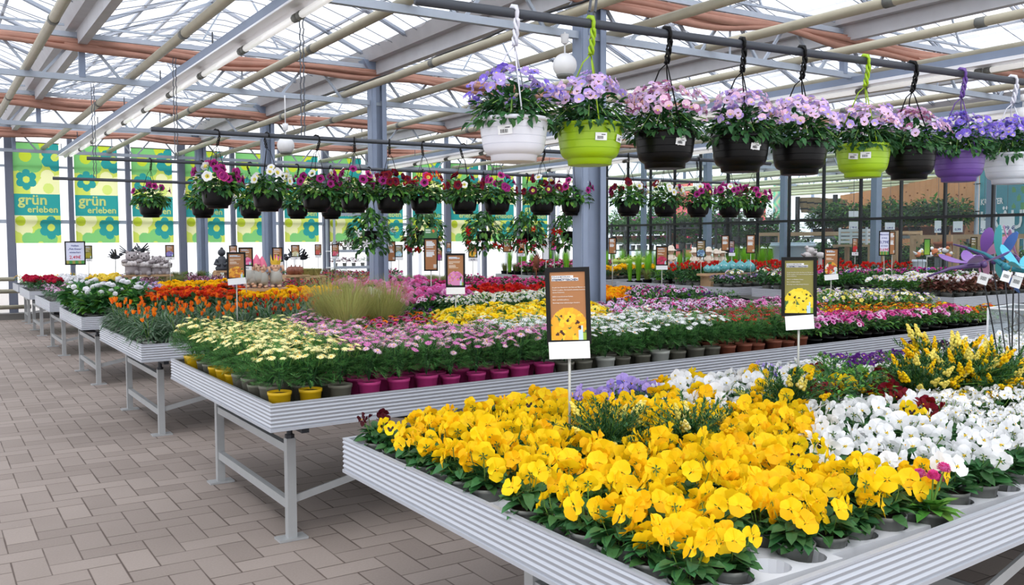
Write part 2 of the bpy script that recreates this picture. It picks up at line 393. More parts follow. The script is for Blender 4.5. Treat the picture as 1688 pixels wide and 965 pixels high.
def banner_col(u, v):
    x = 595 + u * 340; y = 97 + v * 773
    if 493 < y < 655: return TEAL
    c = LIME
    for (a, b, r, col) in (DISCS if y < 575 else DISCS2):
        if (x - a) ** 2 + (y - b) ** 2 < r * r: c = col
    return c
PRN_T = printed('printed_banner_film', .66); PRN = printed('printed_sign')
BAN = painted('banner', .9, 2.19, 84, 192, banner_col, PRN_T)
TXTL = mat('lime_lettering', (226, 240, 140), .6)
for q in range(12):
    X = 1.64 + 1.2 * q
    t = empty('green_poster', (X + .48, WY - .12, 1.65))
    tag(t, 'green flower poster reading grün erleben, %s from the aisle side' % nth(q + 1), 'poster', 'grün erleben posters on the far wall')
    put('banner', BAN, t)
    text('grün', .315, TXTL, t, (-.09, -.012, .845), bold=.007); text('erleben', .2, TXTL, t, (.1, -.012, .672), bold=.004)
    mb = MB(); mb.tube([(-.46, 0, 2.19), (.46, 0, 2.19)], .012, GREYPOT, 5); build(mb, 'top_bar', t)

# ------------------------------------------------------------------ glass wall on the right and the room behind it
GX = 16.8
mg = MB(); mg.add([(GX + .02, 2, .5), (GX + .02, WY, .5), (GX + .02, WY, 4.1), (GX + .02, 2, 4.1)], [(0, 1, 2, 3)], sheet('clear_window_glass', (235, 244, 248), .93, .3, (232, 243, 244)))
mb = MB()
y0 = 9.46 - 7 * .955
mb.box((GX - .04, 2, 2.05), (GX + .04, WY, 2.105), MULL); mb.box((GX - .04, 2, .4), (GX + .04, WY, .5), MULL); mb.box((GX - .04, 2, 4.08), (GX + .04, WY, 4.14), MULL)
for q in range(22): mb.box((GX - .035, y0 + q * .955 - .021, .4), (GX + .035, y0 + q * .955 + .021, 4.1), MULL)
window = build(mb, 'window_1'); tag(window, kind='structure'); build(mg, 'glass', window)
mb = MB(); mb.box((GX - .08, 2, 0), (GX + .08, WY, .42), mat('concrete_plinth', (150, 150, 148), .9, 0, .15, 5)); tag(build(mb, 'baseboard_right'), kind='structure')
mb = MB()
for y in (7.2, 9.7, 12.2, 14.7, 17.2, 19.7):
    hw = .09 if y in (7.2, 12.2, 17.2) else .05
    mb.box((GX + .35 - hw, y - .07, 0), (GX + .35 + hw, y + .07, 4.1), GALVD)
build(mb, 'posts', window)
WALL2 = sheet('pale_wall_panel', (246, 248, 250), .35, .8)
mb = MB(); mb.add([(GX, 36, .1), (41, 36, .1), (41, 36, 4.3), (GX, 36, 4.3)], [(0, 1, 2, 3)], WALL2)
mb.add([(38, 2, .1), (38, 36, .1), (38, 36, 4.6), (38, 2, 4.6)], [(0, 1, 2, 3)], WALL2)
for q in range(14): mb.box((GX + q * 1.5, 35.86, 0), (GX + q * 1.5 + .1, 35.98, 4.3), GALVD); mb.box((37.86, 3 + q * 2.3, 0), (37.98, 3.1 + q * 2.3, 4.5), GALVD)
tag(build(mb, 'wall_back'), kind='structure')
# beyond the glass: pipes under the roof
PIPEG = mat('yellowish_pipe', (196, 200, 160), .5, 0, .1, 6)
for q in range(9):
    X = 17.9 + q * 1.45; mb = MB(); z = 3.4 if q % 2 else 3.6
    mb.tube([(X, 3, z), (X, 26, z)], .05, PIPEG, 7)
    tag(build(mb, 'heating_pipe', None, True), 'pale heating pipe under the roof behind the glass wall, %s from the glass' % nth(q + 1), 'pipe', 'pipes behind the glass wall')
WOOD = mat('fence_plank', (214, 150, 96), .7, 0, .16, 3); PALE = mat('pale_timber', (232, 206, 172), .7, 0, .1, 6); KNOT = mat('wood_knot', (160, 98, 56), .8)
# curved board wall
pts = [at_x(px, 400, x) for px, x in ((1384, 27.2), (1425, 26.4), (1470, 25.6), (1515, 24.8), (1562, 24.0), (1612, 23.2))]
t = empty('board_wall', (0, 0, 0)); tag(t, 'orange wooden board wall standing behind the glass, above green shrubs', 'wall'); rn = random.Random(5)
mb = MB(); mk = MB()
for i in range(len(pts) - 1):
    a, b = pts[i], pts[i + 1]
    for k in range(5):
        p = a.lerp(b, k / 5); q = a.lerp(b, (k + .96) / 5); d = (q - p); nrm = V((-d.y, d.x, 0)).normalized() * .02
        zt = 3.22 + .05 * (i + k / 5); mb.add([(p.x, p.y, .6), (q.x, q.y, .6), (q.x, q.y, zt), (p.x, p.y, zt), (p.x + nrm.x, p.y + nrm.y, .6), (q.x + nrm.x, q.y + nrm.y, .6), (q.x + nrm.x, q.y + nrm.y, zt), (p.x + nrm.x, p.y + nrm.y, zt)],
               [(0, 1, 2, 3), (4, 7, 6, 5), (0, 3, 7, 4), (1, 5, 6, 2), (3, 2, 6, 7)], WOOD)
        for _ in range(4):
            c = p.lerp(q, rn.uniform(.25, .75)); mk.ball((c.x, c.y, rn.uniform(1.6, 3.1)), .035, KNOT, 6, 4, None, (1, 1, .7))
build(mb, 'board', t); build(mk, 'knot', t)
# teal banner with lettering
a, b = at_x(1613, 400, 22.6), at_x(1712, 400, 21.6); ln = math.hypot(b.x - a.x, b.y - a.y); an = math.atan2(b.y - a.y, b.x - a.x)
t = empty('teal_banner', ((a.x + b.x) / 2, (a.y + b.y) / 2, 1.35), an); tag(t, 'large teal banner reading KRÄUTER GARTEN behind the glass wall', 'banner')
def teal_col(u, v):
    n = .5 + .5 * math.sin(u * 7 + v * 5) * math.sin(v * 9 - u * 3)
    c = [34 + 40 * n * (1 - v), 134 + 34 * n * (1 - v), 152 + 30 * n * (1 - v)]
    if u > .55 and .2 < v < .55 and math.sin(u * 40) * math.cos(v * 33) + (u - .55) * 2.2 > .55: c = [74, 150, 78]
    return c
put('cloth', painted('cloth', ln, 2.05, 48, 48, teal_col, PRN), t)
TW = mat('white_lettering', (244, 248, 250), .6)
text('KRÄUTER', .2, TW, t, (-ln / 2 + .08, -.02, 1.16), align='LEFT', bold=.006); text('KRÄUTER', .62, TW, t, (-ln / 2 + .06, -.02, .55), align='LEFT', bold=.014); text('GARTEN', .62, TW, t, (-ln / 2 + .1, -.02, -.08 + .02), align='LEFT', bold=.014)
mb = MB(); mb.tube([(-ln / 2 - .12, 0, -1.3), (-ln / 2 - .12, 0, 2.1)], .05, GALV, 8)
for z in (.3, 1.0, 1.7): mb.bar((-ln / 2 - .2, -.03, z), (-ln / 2 + .05, -.03, z), .03, .03, MULL)
build(mb, 'pole', t)
# red and leaf-printed cloth banners
def cloth(px0, px1, py0, py1, X, fn, label, nm='cloth_banner'):
    a, b = at_x(px0, py1, X), at_x(px1, py1, X); z1 = at_x(px0, py0, X).z; ln = (b - a).length
    t = empty(nm, ((a.x + b.x) / 2, (a.y + b.y) / 2, a.z), math.atan2(b.y - a.y, b.x - a.x)); tag(t, label, 'banner')
    put('cloth', painted('cloth', ln, z1 - a.z, 24, 40, fn, PRN), t); mb = MB(); mb.tube([(-ln / 2, 0, z1 - a.z), (ln / 2, 0, z1 - a.z)], .02, GREYPOT, 5); build(mb, 'top_bar', t)
redf = lambda u, v: (226 + 14 * math.sin(u * 9), 96 + 60 * max(0, .3 - v) + 8 * math.sin(v * 12), 104)
leaff = lambda u, v: (150 + 50 * math.sin(u * 21 + 3 * math.sin(v * 17)), 186 + 30 * math.sin(v * 25 + u * 9), 160)
cloth(1106, 1142, 302, 400, 30, redf, 'red cloth banner behind the glass, below the petunia basket')
cloth(1108, 1140, 402, 424, 22, redf, 'short red cloth strip low behind the glass, left of the girl figures')
cloth(1252, 1262, 310, 372, 30, redf, 'narrow red cloth banner behind the glass beside the leaf-print banner')
cloth(1274, 1302, 300, 372, 28, leaff, 'pale green leaf-print banner behind the glass wall')
cloth(1148, 1172, 330, 372, 30, leaff, 'pale green banner behind the glass between two hanging baskets')

# ------------------------------------------------------------------ pipes, lamps and rods under the roof
PIPES = [(1.08, 2.2, 17.0), (2.25, 2.0, 22.4), (3.58, 2.2, 22.4), (5.05, 2.0, 22.4), (5.93, -1, 22.4), (7.17, -1, 22.4), (8.6, -1, 22.4), (10.0, -1, 22.4), (11.1, -1, 22.4), (12.5, -1, 22.4), (13.8, -1, 22.4), (15.2, -1, 22.4)]
for q, (X, a, b) in enumerate(PIPES):
    mb = MB(); mb.tube([(X, -2, 3.71), (X, b, 3.71)], .048, PIPE, 9)
    mc = MB()
    for Y in (5, 9.5, 14.8): mc.tube([(X, Y - .05, 3.71), (X, Y + .05, 3.71)], .053, GREYPOT, 9)
    t = build(mb, 'heating_pipe', None, True); build(mc, 'coupling', t, True)
    tag(t, 'beige heating pipe running under the roof trusses, %s from the aisle side' % nth(q + 1), 'pipe', 'beige heating pipes under the roof')
CAB = mat('black_cable', (34, 36, 40), .5)
mb = MB(); mb.tube([(5.05 + .05 * math.sin(q), 3 + q * .9, 3.76 + (.03 if q % 2 else 0)) for q in range(21)], .012, CAB, 5)
tag(build(mb, 'power_cable', None, True), 'black cable lying along a beige pipe beside the column line', 'cable')
LAMPW = mat('lamp_reflector', (236, 236, 240), .35); TUBE = mat('lamp_tube_glass', (240, 242, 246), .2); TUBE.node_tree.nodes['Principled BSDF'].inputs['Emission Color'].default_value = (1, .97, .93, 1); TUBE.node_tree.nodes['Principled BSDF'].inputs['Emission Strength'].default_value = .3
def strip_light(X, ya, yb, z, label):
    t = empty('strip_light', (X, ya, z)); tag(t, label, 'lamp', 'strip lights under the roof'); n = yb - ya
    mb = MB(); mb.box((-.05, 0, .03), (.05, n, .11), GALVD); build(mb, 'trunking', t)
    mb = MB(); mb.add([(-.055, 0, .028), (.055, 0, .028), (.095, 0, -.02), (-.095, 0, -.02), (-.055, n, .028), (.055, n, .028), (.095, n, -.02), (-.095, n, -.02), (-.055, 0, .02), (.055, 0, .02), (.09, 0, -.024), (-.09, 0, -.024), (-.055, n, .02), (.055, n, .02), (.09, n, -.024), (-.09, n, -.024)], [(0, 4, 5, 1), (1, 5, 6, 2), (3, 7, 4, 0), (8, 9, 13, 12), (9, 10, 14, 13), (11, 8, 12, 15), (2, 6, 14, 10), (7, 3, 11, 15)], LAMPW); build(mb, 'reflector', t)
    k = 0; y = .1
    while y < n - 1.4:
        mb = MB(); mb.tube([(.06, y + .06, -.06), (.06, y + 1.42, -.06)], .03, TUBE, 8); u = build(mb, 'lamp_tube', t, True)
        mb = MB(); mb.tube([(.06, y, -.06), (.06, y + .07, -.06)], .036, GREYPOT, 8); mb.tube([(.06, y + 1.4, -.06), (.06, y + 1.47, -.06)], .036, GREYPOT, 8); build(mb, 'end_cap', u, True)
        y += 1.5
    mb = MB(); y = 1.2
    while y < n: mb.tube([(0, y, .1), (0, y, .26)], .008, CORD, 4); y += 2.4
    build(mb, 'hanger', t)
strip_light(2.5, 1.0, 21.6, 3.48, 'long white strip light running from the poster wall over the aisle end of the benches')
strip_light(9.6, 1.0, 21.6, 3.5, 'long white strip light running above the small petunia baskets at the thick column')
strip_light(13.4, 1.0, 21.6, 3.5, 'long white strip light nearest the glass wall')
ORG = mat('orange_pipe_wrap', (206, 128, 92), .7, 0, .1, 5)
mb = MB(); mb.tube([(15.9, 6, 3.86), (15.9, 21, 3.86)], .09, ORG, 8); tag(build(mb, 'wrapped_roll', None, True), 'orange rolled curtain tube along the top of the glass wall', 'curtain')
def globe(px, py, Y, zt, label):
    p = at_y(px, py, Y); t = empty('globe_lamp', p); tag(t, label, 'lamp', 'white globe lamps')
    mb = MB(); mb.ball((0, 0, 0), .115, WHITEP, 18, 12); build(mb, 'shade', t, True)
    mb = MB(); mb.lathe([(0, -.118), (.07, -.116), (.085, -.088), (.03, -.08)], GREYPOT, 14); build(mb, 'bottom_ring', t, True)
    mb = MB(); mb.tube([(0, 0, .1), (0, 0, .22)], .008, WHITEP, 5); mb.lathe([(.02, .2), (.034, .21), (.04, .29), (.0, .3)], WHITEP, 10); mb.tube([(0, 0, .29), (0, 0, zt - p.z)], .008, WHITEP, 5); build(mb, 'canopy', t, True)
globe(931, 108, 7.05, 3.6, 'white globe lamp hanging between the white and the green flower basket')
globe(471, 240, 12.0, 3.6, 'small white globe lamp hanging beside the column above the petunia baskets')
globe(1686, 190, 7.05, 3.6, 'white globe lamp hanging beside the white basket at the picture edge')
RODM = mat('dark_steel_rod', (72, 76, 84), .5, .4)
def chain(mb, p, z1):
    for s in (-.014, .014): 
        n = int((z1 - p.z) / .05)
        for i in range(n): mb.bar((p.x + s, p.y, p.z + .05 * i), (p.x + s + (.008 if i % 2 else 0), p.y + (0 if i % 2 else .008), p.z + .05 * i + .052), .008, .008, CORD)
def rod(pa, pb, z1, hangs, label):
    t = build(MB(), 'hanging_rod'); mb = MB(); mb.tube([pa, pb], .019, RODM, 8); t.data = mb.mesh('hanging_rod')
    tag(t, label, 'rod', 'rods for the hanging baskets'); mc = MB()
    for f in hangs:
        mc = MB(); chain(mc, V(pa).lerp(V(pb), f), z1); build(mc, 'chain', t); return V(pa), V(pb)
ROD1 = rod(at_z(685, 0, 2.5), at_z(1720, 140, 2.5), 3.62, (.2, .5, .93), 'dark steel rod carrying the large white, green, black and purple baskets')
ROD2 = rod(at_z(249, 213, 2.5), at_z(1270, 270, 2.5), 3.62, (.18, .45, .8), 'dark steel rod carrying the row of small petunia baskets')
ROD3 = rod(at_z(143, 261, 2.5), (10.2, 9.9, 2.5), 3.62, (.1, .25, .5), 'dark steel rod behind the petunia row, carrying the trailing baskets')
ROD4 = rod(at_z(87, 294, 2.4), (9.0, 12.3, 2.4), 3.6, (.06, .4), 'lower empty steel rod in front of the green posters')
# ------------------------------------------------------------------ benches
RIM = .81; BED = .71
MATT = mat('bench_matting', (40, 38, 40), .9)
def bench(x0, x1, yn, yf, sl, label, legs=True, leg_in=.2, qs=None):
    t = empty('display_bench', (x0, yn, 0)); tag(t, label, 'plant bench', 'aluminium plant benches')
    Lx, W = x1 - x0, yf - yn
    def P(s, q, z): return (s, q + sl * s, z)
    prof = [(-.012, -.145), (.006, -.145), (.006, -.132)]
    for k in range(6):
        z = -.13 + k * .02; prof += [(0, z), (.001, z + .003), (.005, z + .011), (.005, z + .0125), (.001, z + .0185)]
    prof += [(.004, -.006), (.004, 0), (-.014, 0), (-.014, -.012), (-.005, -.012)]
    for nm, a, b2, o in (('end_rim', (0, 0), (0, W), (-1, 0)), ('near_rim', (0, 0), (Lx, 0), (0, -1)), ('far_rim', (0, W), (Lx, W), (0, 1)), ('end_rim', (Lx, 0), (Lx, W), (1, 0))):
        mb = MB(); n = len(prof); vs = []
        for e, (s, q) in enumerate((a, b2)):
            for (d, z) in prof:
                es = 0
                if o[0] == 0: vs.append(P(s + (-d if s == 0 else d) * 1, q + o[1] * d, RIM + z))
                else: vs.append(P(s + o[0] * d, q + (-d if q == 0 else d), RIM + z))
        flip = nm == 'far_rim' or (nm == 'end_rim' and o[0] < 0)
        mb.add(vs, [(i, i + 1, n + i + 1, n + i) if not flip else (n + i, n + i + 1, i + 1, i) for i in range(n - 1)], ALU)
        build(mb, nm, t)
    mb = MB(); mb.add([P(.005, .005, BED), P(Lx - .005, .005, BED), P(Lx - .005, W - .005, BED), P(.005, W - .005, BED), P(.005, .005, BED - .04), P(Lx - .005, .005, BED - .04), P(Lx - .005, W - .005, BED - .04), P(.005, W - .005, BED - .04)],
                      [(0, 1, 2, 3), (4, 7, 6, 5), (0, 4, 5, 1), (1, 5, 6, 2), (2, 6, 7, 3), (3, 7, 4, 0)], MATT); build(mb, 'bed', t)
    if not legs: return t
    k = 0; s = leg_in
    while s < Lx - .1 and k < 4:
        qa, qb = qs or (.3, min(1.72, W - .3))
        for q in (qa, qb):
            mb = MB(); x, y, _ = P(s, q, 0); mb.box((x - .025, y - .025, .012), (x + .025, y + .025, .56), LEGM); lg = build(mb, 'leg', t)
            mb = MB(); mb.box((x - .08, y - .05, 0), (x + .08, y + .05, .012), LEGM); build(mb, 'foot_plate', lg)
            mb = MB(); mb.tube([(x, y, .55), (x, y, .67)], .016, DARKM, 8); mb.tube([(x, y, .56), (x, y, .58)], .026, DARKM, 6); build(mb, 'screw_jack', lg)
        a, b2 = P(s, qa, .2), P(s, qb, .2)
        mb = MB(); mb.bar((a[0], a[1] + .025, .19), (b2[0], b2[1] - .025, .19), .035, .05, LEGM); build(mb, 'crossbar', t)
        mb = MB(); mb.bar((a[0], a[1] + .025, .5), (b2[0], b2[1] - .025, .5), .035, .045, LEGM); build(mb, 'crossbar', t)
        mb = MB(); mb.bar(P(s, qa - .25, .65), P(s, qb + .25, .65), .04, .04, DARKM); build(mb, 'bearer', t)
        if s + 1.9 < Lx:
            mb = MB(); mb.bar(P(s + .03, qa, .22), P(s + 1.85, qa, .58), .012, .04, LEGM); build(mb, 'brace', t)
            mb = MB(); mb.bar(P(s + .03, qb, .53), P(s + 1.85, qb, .22), .012, .04, DARKM); build(mb, 'brace', t)
        s += 1.9; k += 1
    return t
BN = [  # x0, x1, near y, far y, slope, phrase, spacing
    (1.44, 8.2, 1.40, 3.53, .072, 'front bench', .138),
    (1.44, 9.0, 4.48, 6.68, .045, 'second bench', .172),
    (1.44, 8.9, 7.73, 9.80, .03, 'third bench', .2),
    (1.44, 8.9, 11.05, 13.0, .02, 'fourth bench', .235),
    (1.46, 8.9, 14.3, 16.3, .012, 'fifth bench', .27),
    (1.5, 8.9, 17.7, 19.6, .006, 'sixth bench', .29),
    (1.55, 8.9, 20.6, 21.9, 0, 'seventh bench', .3),
    (12.2, 16.3, 7.4, 8.95, 0, 'bench behind the dragonflies', .24),
    (12.0, 16.3, 9.6, 10.95, -.03, 'lush petunia bench', .22),
    (11.8, 16.3, 11.3, 12.85, -.02, 'turquoise pot bench', .24),
    (11.9, 16.3, 13.0, 14.5, -.02, 'hatted girls bench', .27),
    (12.2, 16.3, 15.3, 17.0, -.02, 'frog bench', .26),
    (12.4, 16.3, 18.2, 20.0, 0, 'rear right bench', .28)]
BLAB = ['ribbed aluminium bench nearest the camera, covered with yellow and white pansies', 'ribbed aluminium bench with cream and pink marguerites, second from the camera',
        'ribbed aluminium bench with orange gazanias at its aisle end', 'ribbed aluminium bench with white hydrangeas at its aisle end', 'ribbed aluminium bench with lilac flowers and the 2,49€ sign',
        'ribbed aluminium bench with crimson flowers at its aisle end', 'ribbed aluminium bench of small yellow flowers closest to the poster wall',
        'aluminium bench with dark bronze foliage behind the dragonfly stakes', 'aluminium bench across the aisle with pink, purple and white petunias, below the red flowers', 'aluminium bench across the aisle carrying lilac flowers and turquoise pots',
        'aluminium bench carrying the girl figures in hats by the glass wall', 'aluminium bench with yellow tagetes and green frog figures', 'aluminium bench with begonias and pale grass in the far right corner']
for b, l in zip(BN, BLAB): bench(*b[:5], l, True, .2 if b[0] < 5 else .3, (.12, 1.0) if b[5] == 'front bench' else None)

# ------------------------------------------------------------------ plants: leaves and flowers
LEAF = plant('pansy_leaf', (58, 108, 56), .25); LEAFD = plant('dark_leaf', (44, 88, 46), .25); LEAFM = plant('marguerite_leaf', (98, 152, 84), .3, .3)
LEAFG = plant('grey_green_leaf', (104, 130, 104), .25); LEAFB = plant('bright_leaf', (96, 152, 60), .3); STEM = plant('flower_stem', (112, 150, 66), .2)
GRASSM = plant('grass_blade', (172, 172, 104), .3, .3); OLIVE = plant('olive_leaf', (126, 132, 74), .25); BRONZE = plant('bronze_leaf', (84, 58, 44), .2); REDL = plant('russet_leaf', (128, 76, 66), .2)
def pet(n, rgb, tr=.35, var=.1): return plant(n, rgb, tr, var, .008, .6, .2)
YEL = pet('yellow_petal', (255, 221, 26)); YELD = pet('deep_yellow_petal', (255, 203, 18)); YELP = pet('pale_yellow_petal', (250, 234, 120)); WHT = pet('white_petal', (250, 250, 253), .3, .05)
CRM = pet('cream_petal', (255, 248, 186), .3, .05); PNK = pet('pink_petal', (236, 140, 206)); PNKD = pet('deep_pink_petal', (222, 74, 150)); PNKL = pet('pale_pink_petal', (250, 214, 238)); MAG = pet('magenta_petal', (168, 44, 128)); MAGD = pet('dark_magenta_petal', (96, 16, 62))
RED = pet('red_petal', (214, 34, 30)); REDD = pet('dark_red_petal', (120, 16, 28)); ORA = pet('orange_petal', (248, 130, 26)); ORR = pet('orange_red_petal', (226, 74, 36)); LIL = pet('lilac_petal', (196, 172, 238)); LILP = pet('pinkish_lilac_petal', (232, 204, 244)); BLU = pet('blue_violet_petal', (142, 120, 226))
PUR = pet('purple_petal', (112, 52, 150)); PURD = pet('dark_purple_petal', (66, 26, 74)); BURG = pet('burgundy_petal', (74, 12, 24)); CRI = pet('crimson_petal', (196, 34, 74)); MAU = pet('mauve_petal', (176, 112, 150))
EYE = plant('flower_eye', (240, 176, 20), 0, .1); BLOT = plant('dark_blotch', (40, 14, 22), 0, .1)
def leaf(mb, p, d, L, W, m, droop=.35, lod=1, roll=0):
    d = V(d).normalized(); side = d.cross(V((0, 0, 1)))
    if side.length < .05: side = V((1, 0, 0))
    side = side.normalized(); n = side.cross(d)
    if roll: side, n = side * math.cos(roll) + n * math.sin(roll), n * math.cos(roll) - side * math.sin(roll)
    p = V(p)
    def at(u, k, h=0): return p + d * L * u + side * W * k - n * (L * droop * u * u - h)
    if lod: mb.add([p, at(.35, -.5, W * .12), at(.35, 0), at(.35, .5, W * .12), at(.72, -.42, W * .1), at(.72, 0), at(.72, .42, W * .1), at(1, 0)],
                   [(0, 2, 1), (0, 3, 2), (1, 2, 5, 4), (2, 3, 6, 5), (4, 5, 7), (5, 6, 7)], m)
    else: mb.add([p, at(.5, -.5, W * .15), at(1, 0), at(.5, .5, W * .15), at(.5, 0)], [(0, 4, 1), (1, 4, 2), (0, 3, 4), (4, 3, 2)], m)
def feather(mb, p, d, L, m, rn, k=5):
    """finely cut leaf: a midrib with paired narrow lobes"""
    d = V(d).normalized(); side = d.cross(V((0, 0, 1)))
    side = side.normalized() if side.length > .05 else V((1, 0, 0)); n = side.cross(d); p = V(p)
    def at(u): return p + d * L * u - n * L * .3 * u * u
    w = L * .055
    mb.add([at(0) - side * w, at(0) + side * w, at(1)], [(0, 1, 2)], m)
    for i in range(k):
        u = .25 + .6 * i / k; s = -1 if i % 2 else 1; a = at(u); ll = L * (.42 - .22 * u)
        t = a + (d * .75 + side * s * .8 + n * rn.uniform(-.1, .35)) * ll
        mb.add([a - d * w, a + d * w * 1.2, t], [(0, 1, 2)], m)
def hemi(rn, lo=0.0, hi=1.0):
    a = rn.uniform(0, 2 * PI); z = rn.uniform(lo, hi); r = math.sqrt(max(0, 1 - z * z)); return V((r * math.cos(a), r * math.sin(a), z))
def face(pos, n, spin=0, s=1):
    n = V(n).normalized(); u = V((0, 0, 1)) if abs(n.z) < .95 else V((0, 1, 0)); x = u.cross(n).normalized(); y = n.cross(x)
    x, y = x * math.cos(spin) + y * math.sin(spin), y * math.cos(spin) - x * math.sin(spin)
    return Matrix(((x.x * s, y.x * s, n.x * s, pos[0]), (x.y * s, y.y * s, n.y * s, pos[1]), (x.z * s, y.z * s, n.z * s, pos[2]), (0, 0, 0, 1)))
def f_pansy(m, m2, base, r, seed, hi=1, blot=None):
    def f(mb, M):
        rn = random.Random(seed); nu, nv = (4, 6) if hi else (3, 4)
        for ang, ln, sp, zl, pm, dk in ((62, 1, 46, -.10, m, 0), (118, 1, 46, -.13, m, 0), (2, .93, 42, -.02, m, 1), (178, .93, 42, .0, m, 1), (270, 1.02, 62, .06, m2, 1)):
            ang += rn.uniform(-7, 7); ph = rn.uniform(0, 6); cup = rn.uniform(-.25, .3); vs = []; amp = rn.uniform(.05, .14)
            for i in range(nu + 1):
                u = i / nu
                for j in range(nv + 1):
                    v = j / nv * 2 - 1; th = math.radians(ang + v * sp * (.35 + .65 * min(1, u * 1.6))); rr = r * ln * u * (1 - .22 * abs(v) ** 3 + .03 * math.sin(v * 9 + ph) * u)
                    vs.append((rr * math.cos(th), rr * math.sin(th), r * (zl + cup * u * u + amp * u * u * math.sin(v * 3.4 + ph) + .06)))
            q = lambda i, j: i * (nv + 1) + j
            inner = [(q(i, j), q(i + 1, j), q(i + 1, j + 1), q(i, j + 1)) for i in range(2 if blot and hi else 1) for j in range(nv)]
            outer = [(q(i, j), q(i + 1, j), q(i + 1, j + 1), q(i, j + 1)) for i in range(2 if blot and hi else 1, nu) for j in range(nv)]
            mb.add(vs, inner, (blot if blot and dk else base if dk else pm), M); mb.add(vs, outer, pm, M)
        mb.ball((0, -.04 * r, .1 * r), .1 * r, EYE, 5, 3, M)
        if hi:
            for k in range(5):
                a = k * 1.257; mb.add([(0, 0, -.1 * r), (.42 * r * math.cos(a), .42 * r * math.sin(a), -.16 * r), (.3 * r * math.cos(a + .5), .3 * r * math.sin(a + .5), -.14 * r)], [(0, 1, 2)], LEAF, M)
    return f
def f_daisy(m, c, r, seed, n=13, cr=.3, dbl=0):
    def f(mb, M):
        rn = random.Random(seed)
        for lay in range(1 + dbl):
            rr = r * (1 - .3 * lay); dr = rn.uniform(-.22, .1)
            for k in range(n):
                a = 2 * PI * (k + .5 * lay) / n + rn.uniform(-.06, .06); w = PI / n * .95; z = rn.uniform(-.05, .05) * r + lay * .1 * r
                mb.add([(.12 * r * math.cos(a), .12 * r * math.sin(a), z), (rr * .62 * math.cos(a - w), rr * .62 * math.sin(a - w), z + dr * .3 * r), (rr * math.cos(a), rr * math.sin(a), z + dr * r), (rr * .62 * math.cos(a + w), rr * .62 * math.sin(a + w), z + dr * .3 * r)], [(0, 1, 2, 3)], m, M)
        mb.lathe([(cr * r, .02 * r), (cr * .8 * r, .13 * r), (0, .18 * r)], c, 7, M)
    return f
def f_petunia(m, th, r, seed, hi=1, edge=None):
    def f(mb, M):
        rn = random.Random(seed); n = 15 if hi else 10; ph = rn.uniform(0, 6); vs = [(0, 0, -.55 * r)]
        for rad, z in ((.14, -.45), (.42, -.08), (.78, .04), (1, .02)):
            for k in range(n):
                a = 2 * PI * k / n; rr = r * rad * (1 - .09 * rad * (1 + math.cos(5 * a))); vs.append((rr * math.cos(a), rr * math.sin(a), r * (z + .07 * rad * math.sin(5 * a + ph) + rn.uniform(-.02, .02) * rad)))
        ring = lambda i: [(1 + i * n + k, 1 + (i + 1) * n + k, 1 + (i + 1) * n + (k + 1) % n, 1 + i * n + (k + 1) % n) for k in range(n)]
        mb.add(vs, [(0, 1 + k, 1 + (k + 1) % n) for k in range(n)] + ring(0), th, M); mb.add(vs, ring(1), m, M); mb.add(vs, ring(2), edge or m, M)
        mb.lathe([(.05 * r, -1.0 * r), (.1 * r, -.5 * r), (.16 * r, -.4 * r)], STEM, 5, M)
    return f
def f_cup(m, m2, r, seed):
    def f(mb, M):
        rn = random.Random(seed); op = rn.uniform(.55, 1.15)
        for k in range(8):
            a = k * PI / 4 + rn.uniform(-.1, .1); w = .42; vs = []
            for u, rad, z in ((0, .15, 0), (.5, .5 * op, .7), (1, .62 * op, 1.45)):
                for s in (-1, 0, 1):
                    b = a + s * w * (1 if u < 1 else .55); vs.append((r * rad * math.cos(b) * (1.06 if s == 0 else 1), r * rad * math.sin(b) * (1.06 if s == 0 else 1), r * (z + (.12 if s == 0 and u == 1 else 0))))
            mb.add(vs, [(0, 1, 4, 3), (1, 2, 5, 4), (3, 4, 7, 6), (4, 5, 8, 7)], m if k % 3 else m2, M)
        mb.lathe([(.12 * r, -.3 * r), (.22 * r, 0), (.3 * r, .3 * r)], LEAFG, 6, M)
    return f
def f_ball(m, m2, r, seed, n=9, lay=4):
    def f(mb, M):
        rn = random.Random(seed)
        for l in range(lay):
            e = -.25 + 1.5 * l / lay; k2 = max(4, int(n * math.cos(e * .8)))
            for k in range(k2):
                a = 2 * PI * (k + .5 * (l % 2)) / k2 + rn.uniform(-.15, .15); ce, se = math.cos(e), math.sin(e); w = .5 * r * .75
                d = V((ce * math.cos(a), ce * math.sin(a), se)); t = V((-math.sin(a), math.cos(a), 0)); c = d * r * .55
                mb.add([c, d * r + t * w - V((0, 0, .1 * r)), d * r * rn.uniform(1.0, 1.18), d * r - t * w - V((0, 0, .1 * r))], [(0, 1, 2), (0, 2, 3)], m if rn.random() < .7 else m2, M)
        mb.ball((0, 0, 0), r * .6, m2, 6, 4, M)
    return f
def f_trumpet(m, r, seed):
    def f(mb, M):
        rn = random.Random(seed); mb.lathe([(.1 * r, -1.6 * r), (.12 * r, -.9 * r), (.3 * r, -.1 * r), (.36 * r, 0)], m, 7, M)
        for k in range(5):
            a = k * 2 * PI / 5; w = .55; z = rn.uniform(-.15, .15) * r
            mb.add([(.3 * r * math.cos(a - w), .3 * r * math.sin(a - w), 0), (.9 * r * math.cos(a - .3), .9 * r * math.sin(a - .3), z), (1.05 * r * math.cos(a + .2), 1.05 * r * math.sin(a + .2), z - .1 * r), (.3 * r * math.cos(a + w), .3 * r * math.sin(a + w), 0)], [(0, 1, 2, 3)], m, M)
    return f
POTC = {}
